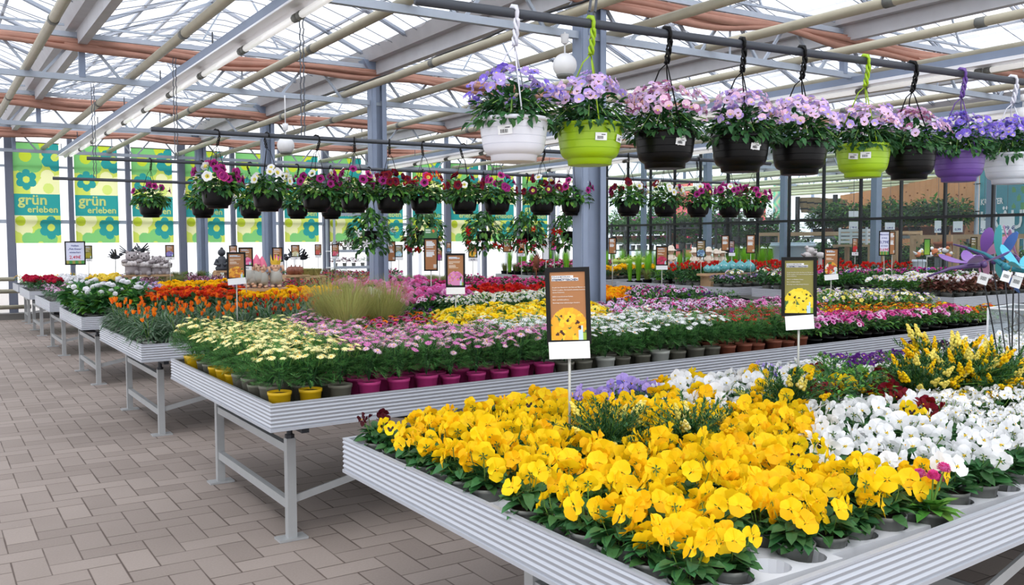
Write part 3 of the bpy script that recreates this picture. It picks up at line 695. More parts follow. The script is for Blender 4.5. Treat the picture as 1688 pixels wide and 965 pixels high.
def pot_mb(mb, r, h, m, n=16):
    mb.lathe([(0, .0), (r * .72, 0), (r * .74, .004), (r * .95, h * .86), (r * 1.0, h * .87), (r * 1.02, h), (r * .95, h), (r * .93, h * .9), (0, h * .88, SOIL)], m, n)

# ---- species: each maker returns (pot, foliage, [(flower index, matrix)]) ; flowers[i] draws flower i
class Species:
    def __init__(s, name, desc, cat, make, flowers, nvar, part='flower'):
        s.name, s.desc, s.cat, s.make, s.flowers, s.nvar, s.part = name, desc, cat, make, flowers, nvar, part; s.cache = {}; s.fm = {}
    def var(s, k):
        if k not in s.cache: s.cache[k] = s.make(random.Random(sum(map(ord, s.name)) * 31 + k))
        return s.cache[k]
    def mesh(s, k, what):
        key = (k, what)
        if key not in s.fm:
            p, fo, fl = s.var(k)
            if what == 'pot': me = p.mesh('pot')
            elif what == 'foliage': me = fo.mesh('foliage', False)
            else:
                mb = MB()
                for i, M in fl: s.flowers[i](mb, M)
                if what == 'one':
                    for src in (p, fo):
                        for q, m in enumerate(src.mats): mb.add(src.v, [f for f, mm in zip(src.f, src.m) if mm == q], m)
                me = mb.mesh(s.name if what == 'one' else 'bloom', False)
            s.fm[key] = me
        return s.fm[key]
    def fmesh(s, i):
        if ('f', i) not in s.fm:
            mb = MB(); s.flowers[i](mb, Matrix.Identity(4)); s.fm[('f', i)] = mb.mesh(s.part)
        return s.fm[('f', i)]
    def place(s, loc, rz, sc, detail, label, group, k):
        k %= s.nvar
        if detail == 'one':
            o = put(s.name, s.mesh(k, 'one'), None, loc, (0, 0, rz)); o.scale = (sc, sc, sc)
        else:
            o = empty(s.name, loc, rz, sc); put('pot', s.mesh(k, 'pot'), o); put('foliage', s.mesh(k, 'foliage'), o)
            if detail == 'full' or len(s.var(k)[2]) < 5:
                for i, M in s.var(k)[2]: put(s.part, s.fmesh(i), o).matrix_local = M
            elif s.var(k)[2]: put('bloom', s.mesh(k, 'bloom'), o)
        return tag(o, label, s.cat, group, 'thing')
SP = {}
def spec(key, name, desc, cat, make, flowers, nvar=4, part='flower'): SP[key] = Species(name, desc, cat, make, flowers, nvar, part)
def mk_pansy(nf, potm, ph=.085, pr=.052, fr=.07, z0=.055, z1=.11, nl=64, ll=.05, lm=None, elev=(-.1, .75)):
    def make(rn):
        p = MB(); pot_mb(p, pr, ph, potm); fo = MB(); fl = []
        for q in range(nl):
            d = hemi(rn, .0, .9); b = V((d.x * rn.uniform(.0, .045), d.y * rn.uniform(0, .045), ph + rn.uniform(-.005, .05)))
            leaf(fo, b, V((d.x, d.y, d.z * .7)), ll * rn.uniform(.7, 1.2), ll * .62, lm or (LEAF if q % 3 else LEAFD), rn.uniform(.1, .7), 1, rn.uniform(-.5, .5))
        for q in range(nf):
            a = q * 2.4 + rn.uniform(-.4, .4); r = fr * math.sqrt((q + .6) / nf); pos = V((r * math.cos(a), r * math.sin(a), ph + rn.uniform(z0, z1)))
            b = rn.uniform(0, 2 * PI) if rn.random() < .5 else a; e = rn.uniform(*elev); n = V((math.cos(b) * math.cos(e), math.sin(b) * math.cos(e), math.sin(e)))
            fl.append((rn.randrange(6), face(pos, n, rn.uniform(-.3, .3), rn.uniform(.85, 1.12))))
            fo.tube([(pos.x * .3, pos.y * .3, ph), (pos.x * .8, pos.y * .8, pos.z - .02), pos - n * .008 + V((0, 0, .006)), pos - n * .004], .0016, STEM, 4, False)
        return p, fo, fl
    return make
pf = lambda m, m2, base, r=.035, blot=None, hi=1: [f_pansy(m, m2, base, r, 11 * i + 3, hi, blot) for i in range(6)]
spec('yp', 'yellow_pansy', 'yellow pansy', 'potted pansy', mk_pansy(6, GREYPOT), [f_pansy(YEL if i % 3 else YELD, YELD if i % 2 else YEL, YELD, .035, 11 * i + 3) for i in range(6)], 6)
spec('wp', 'white_pansy', 'large white pansy', 'potted pansy', mk_pansy(4, GREYPOT, z0=.05, z1=.1, nl=80), pf(WHT, WHT, YELP), 5)
spec('bp', 'blotched_pansy', 'yellow pansy with black blotches', 'potted pansy', mk_pansy(4, GREYPOT), pf(YEL, YEL, BLOT, .034, BLOT), 3)
spec('rp', 'wine_red_pansy', 'wine red pansy', 'potted pansy', mk_pansy(4, GREYPOT), pf(REDD, REDD, BURG, .036, BURG), 3)
spec('dp', 'blackish_pansy', 'dark burgundy pansy', 'potted pansy', mk_pansy(5, GREYPOT), pf(BURG, BURG, BLOT, .03), 3)
spec('lp', 'lilac_pansy', 'lilac blue pansy', 'potted pansy', mk_pansy(5, GREYPOT), pf(LIL, BLU, BLOT, .03), 4)
spec('wv', 'white_viola', 'small white viola', 'potted viola', mk_pansy(15, GREYPOT, fr=.08, z0=.05, z1=.1, elev=(.1, 1.2)), pf(WHT, WHT, YELP, .019, None, 0), 4)
spec('pv', 'purple_viola', 'small purple and white viola', 'potted viola', mk_pansy(15, GREYPOT, fr=.08, z0=.04, z1=.09, elev=(.1, 1.2)), [f_pansy(PUR, (WHT, LIL, PUR)[i % 3], YELP, .019, i, 0) for i in range(6)], 3)
spec('dv', 'dark_viola', 'dark purple viola', 'potted viola', mk_pansy(12, GREYPOT, fr=.07), [f_pansy(PURD, (PURD, YELP)[i % 6 == 0], YELP, .019, i, 0) for i in range(6)], 3)
def mk_bellis(rn):
    p = MB(); pot_mb(p, .055, .085, GREYPOT); fo = MB(); fl = []
    for q in range(34):
        d = hemi(rn, .2, .9); leaf(fo, (d.x * .02, d.y * .02, .085), (d.x, d.y, d.z * 1.1), rn.uniform(.06, .085), .034, LEAFB, .5, 1)
    for q in range(4):
        a = q * 1.9; pos = V((.035 * math.cos(a), .035 * math.sin(a), .175 + .012 * q)); fl.append((q % 2, face(pos, (math.cos(a) * .3, math.sin(a) * .3, 1)))); fo.tube([(0, 0, .085), pos - V((0, 0, .01))], .0025, STEM, 5)
    return p, fo, fl
spec('be', 'bellis_daisy', 'rosette daisy with pink button flowers', 'potted daisy', mk_bellis, [f_ball(PNKD, PNKD, .016, 3, 14, 6), f_ball(PNKD, PNK, .019, 5, 14, 6)], 2)
def mk_marg(nf, potms, h=.2, rad=.12, nl=270, zt=.03, pr=.062, ph=.13, top=True):
    def make(rn):
        p = MB(); pot_mb(p, pr, ph, potms[rn.randrange(len(potms))]); fo = MB(); fl = []
        for q in range(nl):
            out = q % 5 < 2; d = hemi(rn, -.25, .55) if out else hemi(rn, -.3, 1); u = rn.uniform(.9, 1.05) if out else rn.uniform(.35, 1) ** .6; lo = 1
            b = V((d.x * rad * u * .88 * lo, d.y * rad * u * .88 * lo, max(ph + .005, ph + .03 + h * (.32 + .68 * d.z) * u * .84))); feather(fo, b, (d.x + rn.uniform(-.3, .3), d.y + rn.uniform(-.3, .3), d.z * .8 + rn.uniform(-.1, .5)), rn.uniform(.045, .075), LEAFM if q % 4 else LEAFD, rn, 6)
        for q in range(14):
            a = q * 2.4; r = rad * .7 * rn.random(); fo.tube([(0, 0, ph), (r * .5 * math.cos(a), r * .5 * math.sin(a), ph + h * .5), (r * math.cos(a), r * math.sin(a), ph + h * .9)], .002, LEAFD, 4, False)
        for q in range(nf):
            a = q * 2.4 + rn.uniform(-.3, .3); r = rad * 1.02 * math.sqrt((q + .4) / nf); c = math.cos(r / rad * 1.2)
            pos = V((r * math.cos(a), r * math.sin(a), ph + h * (.62 + .42 * c) + rn.uniform(0, zt)))
            fl.append((rn.randrange(4), face(pos, (math.cos(a) * r / rad * .5 + rn.uniform(-.2, .2), math.sin(a) * r / rad * .5 + rn.uniform(-.2, .2), 1), rn.uniform(0, 6), rn.uniform(.8, 1.15))))
            fo.tube([(pos.x * .8, pos.y * .8, pos.z - .05), pos], .0014, STEM, 4, False)
        return p, fo, fl
    return make
YPOT = mat('yellow_pot', (226, 182, 20), .5); PPOT = mat('pink_pot', (196, 58, 130), .5); TPOT = mat('brown_pot', (140, 78, 58), .6); WPOT = mat('pale_pot', (190, 192, 186), .55); OLPOT = mat('olive_grey_pot', (118, 116, 104), .55)
EYEY = plant('daisy_eye', (236, 186, 30), 0, .08)
spec('cm', 'cream_marguerite', 'cream marguerite in a yellow or grey pot', 'potted marguerite', mk_marg(21, [YPOT, YPOT, OLPOT]), [f_daisy(CRM, CRM if i % 3 else EYEY, .024, i, 13, .42 if i % 3 else .3, 1) for i in range(4)], 5)
spec('pm', 'pink_marguerite', 'pink marguerite in a pink pot', 'potted marguerite', mk_marg(21, [PPOT]), [f_daisy((PNK, PNKL, PNK, PNKL)[i], EYEY if i % 2 else PNK, .025, i, 14, .26, i % 2) for i in range(4)], 6)
spec('wm', 'white_marguerite', 'white marguerite in a pale pot', 'potted marguerite', mk_marg(22, [WPOT, OLPOT]), [f_daisy(WHT, EYEY if i == 0 else WHT, .026, i, 13, .24) for i in range(4)], 5)
spec('rm', 'red_marguerite', 'red marguerite with few flowers in a brown pot', 'potted marguerite', mk_marg(15, [TPOT], .19, .1), [f_daisy((RED, CRI, RED, PNKD)[i], REDD, .02, i, 12, .3) for i in range(4)], 5)
def mk_bush(nf, potm, rad, h, nl, ll, lw, lms, pr=.06, ph=.11, fz=1.0, lod=0, side=.35, elev=None, low=-.25):
    """leafy mound with flowers spread over its top and sides"""
    def make(rn):
        p = MB(); pot_mb(p, pr, ph, potm, 12); fo = MB(); fl = []
        for q in range(nl):
            d = hemi(rn, low, 1); u = rn.uniform(.45, 1); b = V((d.x * rad * u * .85, d.y * rad * u * .85, ph + .02 + h * (.35 + .55 * d.z) * u))
            leaf(fo, b, (d.x + rn.uniform(-.4, .4), d.y + rn.uniform(-.4, .4), d.z * .6 + rn.uniform(-.3, .5)), ll * rn.uniform(.7, 1.2), lw, lms[q % len(lms)], rn.uniform(.1, .6), lod, rn.uniform(-.4, .4))
        for q in range(nf):
            d = hemi(rn, side, 1); pos = V((d.x * rad * 1.02, d.y * rad * 1.02, ph + .03 + h * (.4 + .62 * d.z * fz))); n = V((d.x + rn.uniform(-.3, .3), d.y + rn.uniform(-.3, .3), d.z * .8 + .25))
            fl.append((rn.randrange(4), face(pos, n, rn.uniform(0, 6), rn.uniform(.8, 1.15))))
        return p, fo, fl
    return make
def petu(key, name, desc, cols, th, nf=14, r=.026, rad=.12, h=.13, lms=None, cat='potted petunia', edge=None, potm=BLKPOT, nv=4):
    spec(key, name, desc, cat, mk_bush(nf, potm, rad, h, 110, .045, .022, lms or [LEAF, LEAFB, LEAFD], .066), [f_petunia(cols[i % len(cols)], th[i % len(th)], r, i * 7, 0, edge) for i in range(4)], nv)
petu('pp', 'pink_petunia', 'pink petunia in a dark grey pot', [PNKD, PNK, PNKD, PNKL], [MAG, PNKD])
petu('lpt', 'pale_pink_petunia', 'pale pink petunia with dark throats', [PNKL, PNK], [MAG])
petu('vp', 'violet_petunia', 'dark violet petunia', [PURD, PUR, PURD, PUR], [PURD], 8, .022)
petu('rpt', 'red_petunia', 'red and pink petunia', [RED, ORR, PNKD, RED], [REDD])
petu('yc', 'yellow_calibrachoa', 'yellow calibrachoa', [YELP, YEL, YELP, YEL], [YELD], 24, .019, .125, .12, [LEAFB, LEAF])
petu('mc', 'mauve_calibrachoa', 'dusky mauve and apricot calibrachoa', [MAU, PNKD, ORA, MAU], [REDD], 14, .017, .12, .11)
petu('lc', 'lilac_calibrachoa', 'lilac and dark pink calibrachoa', [LILP, PNKL, PNKD, LILP], [MAG], 20, .018, .125, .11)
petu('wc', 'white_calibrachoa', 'pale green and white calibrachoa', [WHT, WHT, YELP, LIL], [YELP], 12, .016, .12, .12, [LEAFB, LEAF, OLIVE])
petu('oc', 'mixed_calibrachoa', 'red, yellow and rust calibrachoa', [ORR, YEL, REDD, RED], [YELD], 14, .017, .12, .12, [LEAFB, OLIVE])
petu('wb', 'white_bacopa', 'white bacopa', [WHT, WHT], [YELP], 30, .014, .125, .11)
def bush(key, name, desc, cat, fl, nf, rad, h, nl, ll, lw, lms, **k): spec(key, name, desc, cat, mk_bush(nf, k.pop('potm', GREYPOT), rad, h, nl, ll, lw, lms, **k), fl, 3)
def mk_gaz(cols):
    def make(rn):
        p = MB(); pot_mb(p, .06, .1, WPOT, 12); fo = MB(); fl = []
        for q in range(170):
            d = hemi(rn, -.1, 1); leaf(fo, (d.x * .07, d.y * .07, .1 + rn.uniform(0, .13)), (d.x + rn.uniform(-.3, .3), d.y + rn.uniform(-.3, .3), d.z * .8 + rn.uniform(-.2, .5)), rn.uniform(.08, .125), .017, LEAFG if q % 3 else LEAFD, rn.uniform(.2, .9), 0)
        for q in range(2):
            a = q * 2.4 + rn.uniform(-.5, .5); r = rn.uniform(.02, .11); pos = V((r * math.cos(a), r * math.sin(a), .1 + rn.uniform(.14, .24)))
            fl.append((rn.randrange(4), face(pos, (rn.uniform(-.3, .3), rn.uniform(-.3, .3), 1), 0, rn.uniform(.8, 1.1)))); fo.tube([(r * .3 * math.cos(a), r * .3 * math.sin(a), .11), pos], .003, STEM, 5, False)
        return p, fo, fl
    return make
spec('og', 'orange_gazania', 'orange gazania with grey-green leaves', 'potted gazania', mk_gaz(0), [f_cup(ORA, (ORA, ORA, ORA, ORR)[i], .033, i) for i in range(4)], 5)
spec('rg', 'rust_red_gazania', 'rust red gazania with grey-green leaves', 'potted gazania', mk_gaz(1), [f_cup((ORR, REDD, ORA, REDD)[i], (REDD, REDD, ORR, ORR)[i], .028, i) for i in range(4)], 4)
bush('pd', 'pink_dahlia', 'pink dahlia', 'potted dahlia', [f_ball((PNK, PNKL, PNK, PNKD)[i], PNK, .034, i, 12, 4) for i in range(4)], 6, .13, .22, 90, .08, .05, [LEAFD, LEAF], side=.6, lod=1)
bush('rb', 'red_begonia', 'red begonia', 'potted begonia', [f_ball((RED, ORR, RED, RED)[i], RED, .032, i, 11, 4) for i in range(4)], 7, .13, .2, 90, .08, .055, [LEAFD, LEAF], side=.5, lod=1)
bush('ob', 'orange_begonia', 'orange-red begonia', 'potted begonia', [f_ball((ORR, ORA, RED, ORR)[i], ORR, .03, i, 11, 4) for i in range(4)], 9, .13, .18, 70, .07, .05, [LEAFD, LEAF], side=.45)
bush('hy', 'white_hydrangea', 'white hydrangea with broad green leaves', 'potted hydrangea', [f_ball(WHT, WHT, .036, i, 16, 7) for i in range(4)], 2, .17, .3, 120, .11, .075, [LEAFB, LEAF, LEAF], side=.7, lod=1)
bush('yt', 'yellow_tagetes', 'yellow tagetes', 'potted tagetes', [f_ball((YEL, YELD)[i % 2], YELD, .027, i, 11, 4) for i in range(4)], 12, .12, .14, 80, .05, .02, [LEAF, LEAFD], side=.5)
bush('ot', 'orange_tagetes', 'orange-yellow tagetes', 'potted tagetes', [f_ball((YELD, ORA)[i % 2], YELD, .027, i, 11, 4) for i in range(4)], 12, .12, .14, 80, .05, .02, [LEAF, LEAFD], side=.5)
bush('ll', 'lilac_osteospermum', 'lilac osteospermum', 'potted daisy', [f_daisy((LIL, LILP, LIL, MAU)[i], PURD, .03, i, 12, .2) for i in range(4)], 13, .14, .16, 80, .05, .022, [LEAF, LEAFG], side=.4)
bush('lk', 'pink_carnation', 'small lilac pink carnation', 'potted carnation', [f_daisy((PNK, LILP, PNKL, MAU)[i], PNKD, .018, i, 9, .2) for i in range(4)], 14, .12, .14, 110, .06, .012, [LEAFG, LEAF], side=.4)
bush('ck', 'crimson_stock', 'crimson ranunculus', 'potted ranunculus', [f_ball(CRI, CRI, .032, i, 11, 4) for i in range(4)], 12, .14, .17, 80, .06, .03, [LEAFD, LEAF], side=.4)
bush('wk', 'white_ranunculus', 'white ranunculus', 'potted ranunculus', [f_ball(WHT, WHT, .034, i, 11, 4) for i in range(4)], 12, .14, .17, 80, .06, .03, [LEAFD, LEAF], side=.4)
bush('yk', 'pale_yellow_ranunculus', 'pale yellow ranunculus', 'potted ranunculus', [f_ball((YELP, YEL)[i % 2], YELP, .034, i, 11, 4) for i in range(4)], 12, .14, .17, 80, .06, .03, [LEAFD, LEAF], side=.4)
bush('gy', 'yellow_ground_cover', 'low green cushion with tiny yellow flowers', 'potted plant', [f_ball(YEL, YELD, .012, i, 6, 3) for i in range(4)], 20, .15, .13, 90, .05, .02, [OLIVE, LEAFB, LEAF], side=.2)
bush('dl', 'dusky_leaf_plant', 'dusky purple-brown foliage plant', 'potted foliage plant', [f_daisy((PNKL, MAU)[i % 2], MAU, .018, i, 8, .2) for i in range(4)], 5, .15, .14, 110, .06, .03, [REDL, BRONZE, MAU], side=.3)
bush('br', 'bronze_begonia', 'bronze-leaved begonia with white flowers', 'potted begonia', [f_ball((WHT, PNKL)[i % 2], WHT, .018, i, 7, 3) for i in range(4)], 5, .14, .15, 100, .075, .045, [BRONZE, BRONZE, REDL], side=.5)
bush('gm', 'green_mound', 'rounded green herb cushion without flowers', 'potted herb', [f_ball(LEAFB, LEAFB, .012, i, 6, 3) for i in range(4)], 4, .15, .15, 190, .04, .014, [LEAF, LEAFB, LEAFD])
bush('lg', 'lush_green_petunia', 'lush green plant with pink and purple flowers', 'potted petunia', [f_petunia((PNKD, BLU, LIL, PNKD)[i], PUR, .03, i, 0) for i in range(4)], 4, .14, .16, 170, .055, .03, [LEAFB, LEAF, LEAF], side=.7, lod=0)
bush('wpt', 'white_petunia', 'white petunia', 'potted petunia', [f_petunia((WHT, WHT, WHT, LILP)[i], YELP, .032, i, 0) for i in range(4)], 10, .14, .15, 110, .05, .028, [LEAF, LEAFB], side=.4)
bush('rs', 'red_salvia', 'orange-red upright flowering plant', 'potted flower', [f_cup((RED, ORR)[i % 2], RED, .026, i) for i in range(4)], 12, .14, .22, 110, .07, .035, [LEAFD, LEAF], side=.4, lod=0)
bush('lv', 'lilac_verbena', 'low lilac flowering plant in a grey pot', 'potted verbena', [f_daisy((LIL, MAU, LILP, PUR)[i], PUR, .02, i, 8, .2) for i in range(4)], 11, .12, .11, 110, .045, .02, [LEAF, LEAFD, LEAFG], side=.2)
bush('pb', 'pink_begonia', 'pink begonia with dark leaves', 'potted begonia', [f_ball((PNK, CRI, PNKL, PNKD)[i], PNKD, .024, i, 9, 3) for i in range(4)], 10, .15, .18, 100, .065, .04, [LEAFD, BRONZE, LEAF], side=.2)
bush('mm', 'mixed_pink_bedder', 'mixed crimson and magenta bedding plant', 'potted flower', [f_daisy((MAG, CRI, RED, MAU)[i], REDD, .024, i, 10, .2) for i in range(4)], 15, .15, .15, 80, .05, .025, [LEAF, LEAFD], side=.3)
def mk_grass(nb, h, spread, m, potm=BLKPOT):
    def make(rn):
        p = MB(); pot_mb(p, .075, .13, potm, 12); fo = MB()
        for q in range(nb):
            a = rn.uniform(0, 2 * PI); r = rn.uniform(.2, 1) * spread; hh = h * rn.uniform(.6, 1.1); wd = .0022; d = V((math.cos(a), math.sin(a), 0)); s = V((-d.y, d.x, 0)) * wd; b = d * .04 * rn.random() + V((0, 0, .12)); vs = []
            for u in (0, .4, .75, 1): c = b + d * r * u ** 1.8 + V((0, 0, hh * (u - .28 * u ** 3))); vs += [c - s * (1.1 - u), c + s * (1.1 - u)]
            fo.add(vs, [(0, 1, 3, 2), (2, 3, 5, 4), (4, 5, 7, 6)], m)
        return p, fo, []
    return make
spec('gr', 'feather_grass', 'tall feathery yellow-green grass', 'potted grass', mk_grass(520, .66, .34, GRASSM), [], 3)
spec('gs', 'short_grass', 'short olive green grass', 'potted grass', mk_grass(240, .24, .18, OLIVE), [], 3)
spec('gb', 'bright_conifer_grass', 'bright lime green feathery plant', 'potted plant', mk_grass(340, .78, .13, plant('lime_blade', (140, 200, 60), .35)), [], 3)
def mk_gen(dense):
    def make(rn):
        p = MB(); pot_mb(p, .07, .1, GREYPOT); fo = MB(); fl = []
        for q in range(110):
            d = hemi(rn, -.05, 1); Lh = rn.uniform(.13, .24); b = V((0, 0, .1)); e = b + V((d.x * Lh, d.y * Lh, d.z * Lh * .85)) ; mid = b.lerp(e, .5) + V((0, 0, .02))
            fo.tube([b, mid, e], .0016, STEM, 3, False)
            for k in range(34):
                u = rn.uniform(.2, 1); c = mid.lerp(e, u * 2 - 1) if u > .5 else b.lerp(mid, u * 2); dd = hemi(rn, -.4, 1) + d * .8; leaf(fo, c, dd, rn.uniform(.016, .03), .0065, LEAFD if rn.random() < .6 else LEAF, .1, 0)
            if rn.random() < dense:
                n = face(e, d); fl.append((rn.randrange(3), n))
        return p, fo, fl
    return make
def f_spike(ms, L, seed):
    def f(mb, M):
        rn = random.Random(seed)
        for q in range(16):
            u = q / 16; a = q * 2.4; r = .008 * (1.15 - u); mb.ball((r * math.cos(a), r * math.sin(a), L * u - L * .4), .0062 * (1.25 - .6 * u), ms[q % len(ms)], 5, 3, M, (1, 1, 1.3))
    return f
spec('ge', 'yellow_genista', 'yellow-spiked genista shrub', 'potted shrub', mk_gen(.42), [f_spike([YEL, YELD], .06, 1), f_spike([YELP, YELP], .05, 2), f_spike([YEL, YEL], .07, 3)], 3, 'flower_spike')
spec('gd', 'sparse_genista', 'dark fine-leaved genista with few spikes', 'potted shrub', mk_gen(.14), [f_spike([YEL, YELD], .045, 1), f_spike([YELP, YELP], .05, 2), f_spike([CRM, YELP], .05, 3)], 3, 'flower_spike')
# ------------------------------------------------------------------ what grows where (patches read off the photograph, planted in rows on the benches)
Z1 = [([(925, 605), (1060, 598), (1075, 640), (945, 655)], 'lp'), ([(1040, 560), (1215, 560), (1255, 600), (1235, 648), (1120, 668), (1050, 640)], 'wp'), ([(1215, 585), (1262, 580), (1275, 612), (1230, 620)], 'lp'),
      ([(1375, 562), (1500, 545), (1500, 592), (1375, 598)], 'pv'), ([(1505, 535), (1580, 535), (1580, 568), (1505, 568)], 'dv'),
      ([(1345, 600), (1545, 605), (1545, 645), (1345, 648)], 'rp'), ([(1225, 545), (1700, 500), (1750, 540), (1760, 690), (1560, 672), (1480, 600), (1260, 606)], 'wv'),
      ([(585, 640), (690, 660), (790, 622), (945, 640), (1100, 650), (1240, 640), (1330, 655), (1352, 745), (1560, 760), (1600, 880), (1400, 1300), (500, 1100), (540, 640)], 'yp')]
Z2 = [([(600, 440), (700, 440), (640, 522), (540, 530), (510, 500)], 'gr'), ([(250, 500), (440, 515), (545, 560), (600, 600), (600, 700), (300, 700), (250, 560)], 'cm'),
      ([(600, 480), (725, 480), (725, 538), (600, 545)], 'mc'), ([(640, 470), (985, 470), (985, 521), (640, 540)], 'yc'), ([(985, 470), (1190, 470), (1190, 505), (985, 514)], 'lc'),
      ([(430, 505), (770, 505), (800, 545), (905, 540), (960, 700), (560, 700), (545, 560)], 'pm'), ([(760, 500), (1000, 505), (1140, 520), (1215, 530), (1215, 700), (900, 700), (900, 540), (800, 545)], 'wm'),
      ([(1180, 470), (1345, 470), (1345, 497), (1180, 507)], 'lpt'), ([(985, 490), (1320, 498), (1325, 700), (1215, 700), (1215, 530)], 'rm'),
      ([(1330, 440), (1700, 440), (1700, 484), (1335, 489)], 'wc'), ([(1335, 484), (1700, 478), (1700, 490), (1335, 500)], 'oc')]
Z3 = [([(120, 470), (400, 470), (470, 600), (120, 600)], 'og'), ([(390, 480), (560, 480), (560, 600), (400, 600)], 'rg'), ([(430, 455), (560, 455), (560, 487), (430, 490)], 'gr'),
      ([(540, 455), (772, 455), (772, 487), (600, 500), (540, 500)], 'pd'), ([(735, 483), (965, 476), (965, 520), (735, 520)], 'wb'), ([(760, 450), (960, 450), (960, 480), (760, 487)], 'rb'),
      ([(945, 450), (1030, 450), (1030, 500), (945, 500)], 'ot')]
Z4 = [([(60, 440), (232, 455), (250, 520), (60, 520)], 'hy'), ([(225, 440), (400, 440), (400, 520), (225, 520)], 'ob'), ([(395, 440), (560, 440), (560, 520), (395, 520)], 'yt'), ([(555, 440), (700, 440), (700, 520), (555, 520)], 'pd'), ([(700, 430), (1000, 430), (1000, 520), (700, 520)], 'pb')]
Z5 = [([(40, 440), (165, 450), (165, 500), (40, 500)], 'lk'), ([(160, 440), (262, 440), (262, 500), (160, 500)], 'll'), ([(255, 440), (372, 440), (372, 500), (255, 500)], 'yt'), ([(370, 430), (470, 430), (470, 500), (370, 500)], 'dl'), ([(470, 430), (640, 430), (640, 500), (470, 500)], 'mm'), ([(640, 430), (760, 430), (760, 500), (640, 500)], 'gs')]
Z6 = [([(0, 440), (92, 440), (92, 500), (0, 500)], 'ck'), ([(88, 440), (150, 440), (150, 500), (88, 500)], 'wk'), ([(148, 440), (190, 440), (190, 500), (148, 500)], 'yk'), ([(190, 430), (260, 430), (260, 500), (190, 500)], 'dl'), ([(260, 430), (310, 430), (310, 500), (260, 500)], 'gs'), ([(310, 430), (470, 430), (470, 500), (310, 500)], 'dl'), ([(470, 430), (640, 430), (640, 500), (470, 500)], 'mm')]
def zone(zs, p, df):
    for poly, k in zs:
        if inside(p, poly): return k
    return df
rz = random.Random(21)
def z_first(p): return zone(Z1, p, 'wp')
def z_second(p): return zone(Z2, p, 'pp' if rz.random() < .72 else 'lpt')
def z_third(p): return zone(Z3, p, 'vp' if rz.random() < .55 else ('lc' if rz.random() < .5 else 'gm'))
def z_right(keys): return lambda p: rz.choice(keys)
ZN = [z_first, z_second, z_third, lambda p: zone(Z4, p, 'pb'), lambda p: zone(Z5, p, 'pb'), lambda p: zone(Z6, p, 'pb'), lambda p: 'gy' if p[0] < 190 else rz.choice(['gs', 'dl', 'gs', 'gm']),
      z_right(['br']), None, None, None, None, z_right(['pb', 'pb', 'wpt', 'gs'])]
WHERE = {}
count = {}
GENI = [(2.46, 3.02, 'gd', 1.0), (2.84, 2.86, 'gd', .95), (3.5, 3.1, 'gd', .95), (4.55, 2.62, 'ge', 1.0), (4.83, 2.76, 'ge', 1.05), (4.95, 2.52, 'ge', .95), (5.2, 2.72, 'ge', 1.0), (4.7, 2.42, 'ge', .9)]
GENI = []
for px, py, z, k, sc in ((1003, 690, .96, 'gd', 1.02), (1140, 684, .96, 'gd', 1.0), (1298, 632, .97, 'gd', 1.05), (1510, 612, .98, 'ge', 1.0), (1545, 592, .99, 'ge', 1.15), (1590, 606, .98, 'ge', 1.1), (1632, 604, .98, 'ge', 1.05), (1670, 592, .98, 'ge', 1.0)):
    p = at_z(px, py, z); GENI.append((p.x, p.y, k, sc * (1.25 if k == 'ge' else 1.1)))
glab = ['dark fine-leaved genista just behind the post of the front pansy sign', 'dark fine-leaved genista among yellow pansies, second from the pansy sign', 'dark genista with few yellow spikes at the foot of the olive sign',
        'yellow-spiked genista at the white viola side of its clump', 'yellow-spiked genista with the tallest spikes in its clump', 'yellow-spiked genista in the middle of its clump, beside white violas', 'yellow-spiked genista close to the dragonfly stakes', 'yellow-spiked genista right below the dragonfly stakes at the frame edge']
for (x, y, k, sc), l in zip(GENI, glab): SP[k].place((x, y, BED + .01), x * 9, sc, 'full' if sc < 9 else 'parts', l, 'genista shrubs on the front bench', int(x * 100))
SKIP = [(x, y, .13) for x, y, k, s in GENI]
COLS = [(GX0, y) for y in TY[1:]]
def blocked(x, y, extra=()):
    for cx, cy in COLS:
        if abs(x - cx) < .3 and abs(y - cy) < .27: return True
    for cx, cy, r in list(SKIP) + list(extra):
        if (x - cx) ** 2 + (y - cy) ** 2 < r * r: return True
    return False
FIG = []     # spots kept free for figures: (x, y, radius)
def keep(px, py, z, r):
    p = at_z(px, py, z); FIG.append((p.x, p.y, r)); return p
def plant_bench(bi, zs, ztop, base, detail, skipf=None):
    x0, x1, yn, yf, sl, nm, sp = BN[bi]
    nx = int((x1 - x0 - .12) / sp); ny = int((yf - yn - .1) / sp); ox = .02 + sp / 2; oy = ((yf - yn) - (ny - 1) * sp) / 2
    for i in range(nx):
        for j in range(ny):
            jit = .012 if bi < 2 else .03
            x = x0 + ox + i * sp + rz.uniform(-jit, jit); y = yn + oy + j * sp + sl * (x - x0) + rz.uniform(-jit, jit)
            p = proj((x, y, ztop))
            if p[0] < -50 or p[0] > 1745 or p[1] > 1050 or p[2] < .3: continue
            if blocked(x, y, FIG): continue
            if skipf and skipf(i, j, nx, ny): continue
            k = zs(p)
            if k is None: continue
            s = SP[k]; d = detail(i, j, nx, ny, k, p)
            sc = rz.uniform(.92, 1.12) if bi < 3 else rz.uniform(.85, 1.05) if bi < 7 else rz.uniform(1.2, 1.4)
            if k in ('yc', 'mc', 'lc', 'wc', 'wb'): sc *= 1.35
            if k in ('gr', 'gb'): sc = rz.uniform(.85, 1.15)
            count[k] = count.get(k, 0) + 1
            lab = '%s, %s, %s row back, %s pot from aisle end' % (s.desc.split(' in a ')[0].split(' with ')[0], nm, nth(j + 1), nth(i + 1))
            if len(lab.split()) > 16: lab = lab.replace(s.desc.split(' in a ')[0].split(' with ')[0], s.name.replace('_', ' '))
            s.place((x, y, base), rz.uniform(0, 6.28), sc, d, lab, '%s plants on the %s' % (s.name.replace('_', ' '), nm), rz.randrange(60))
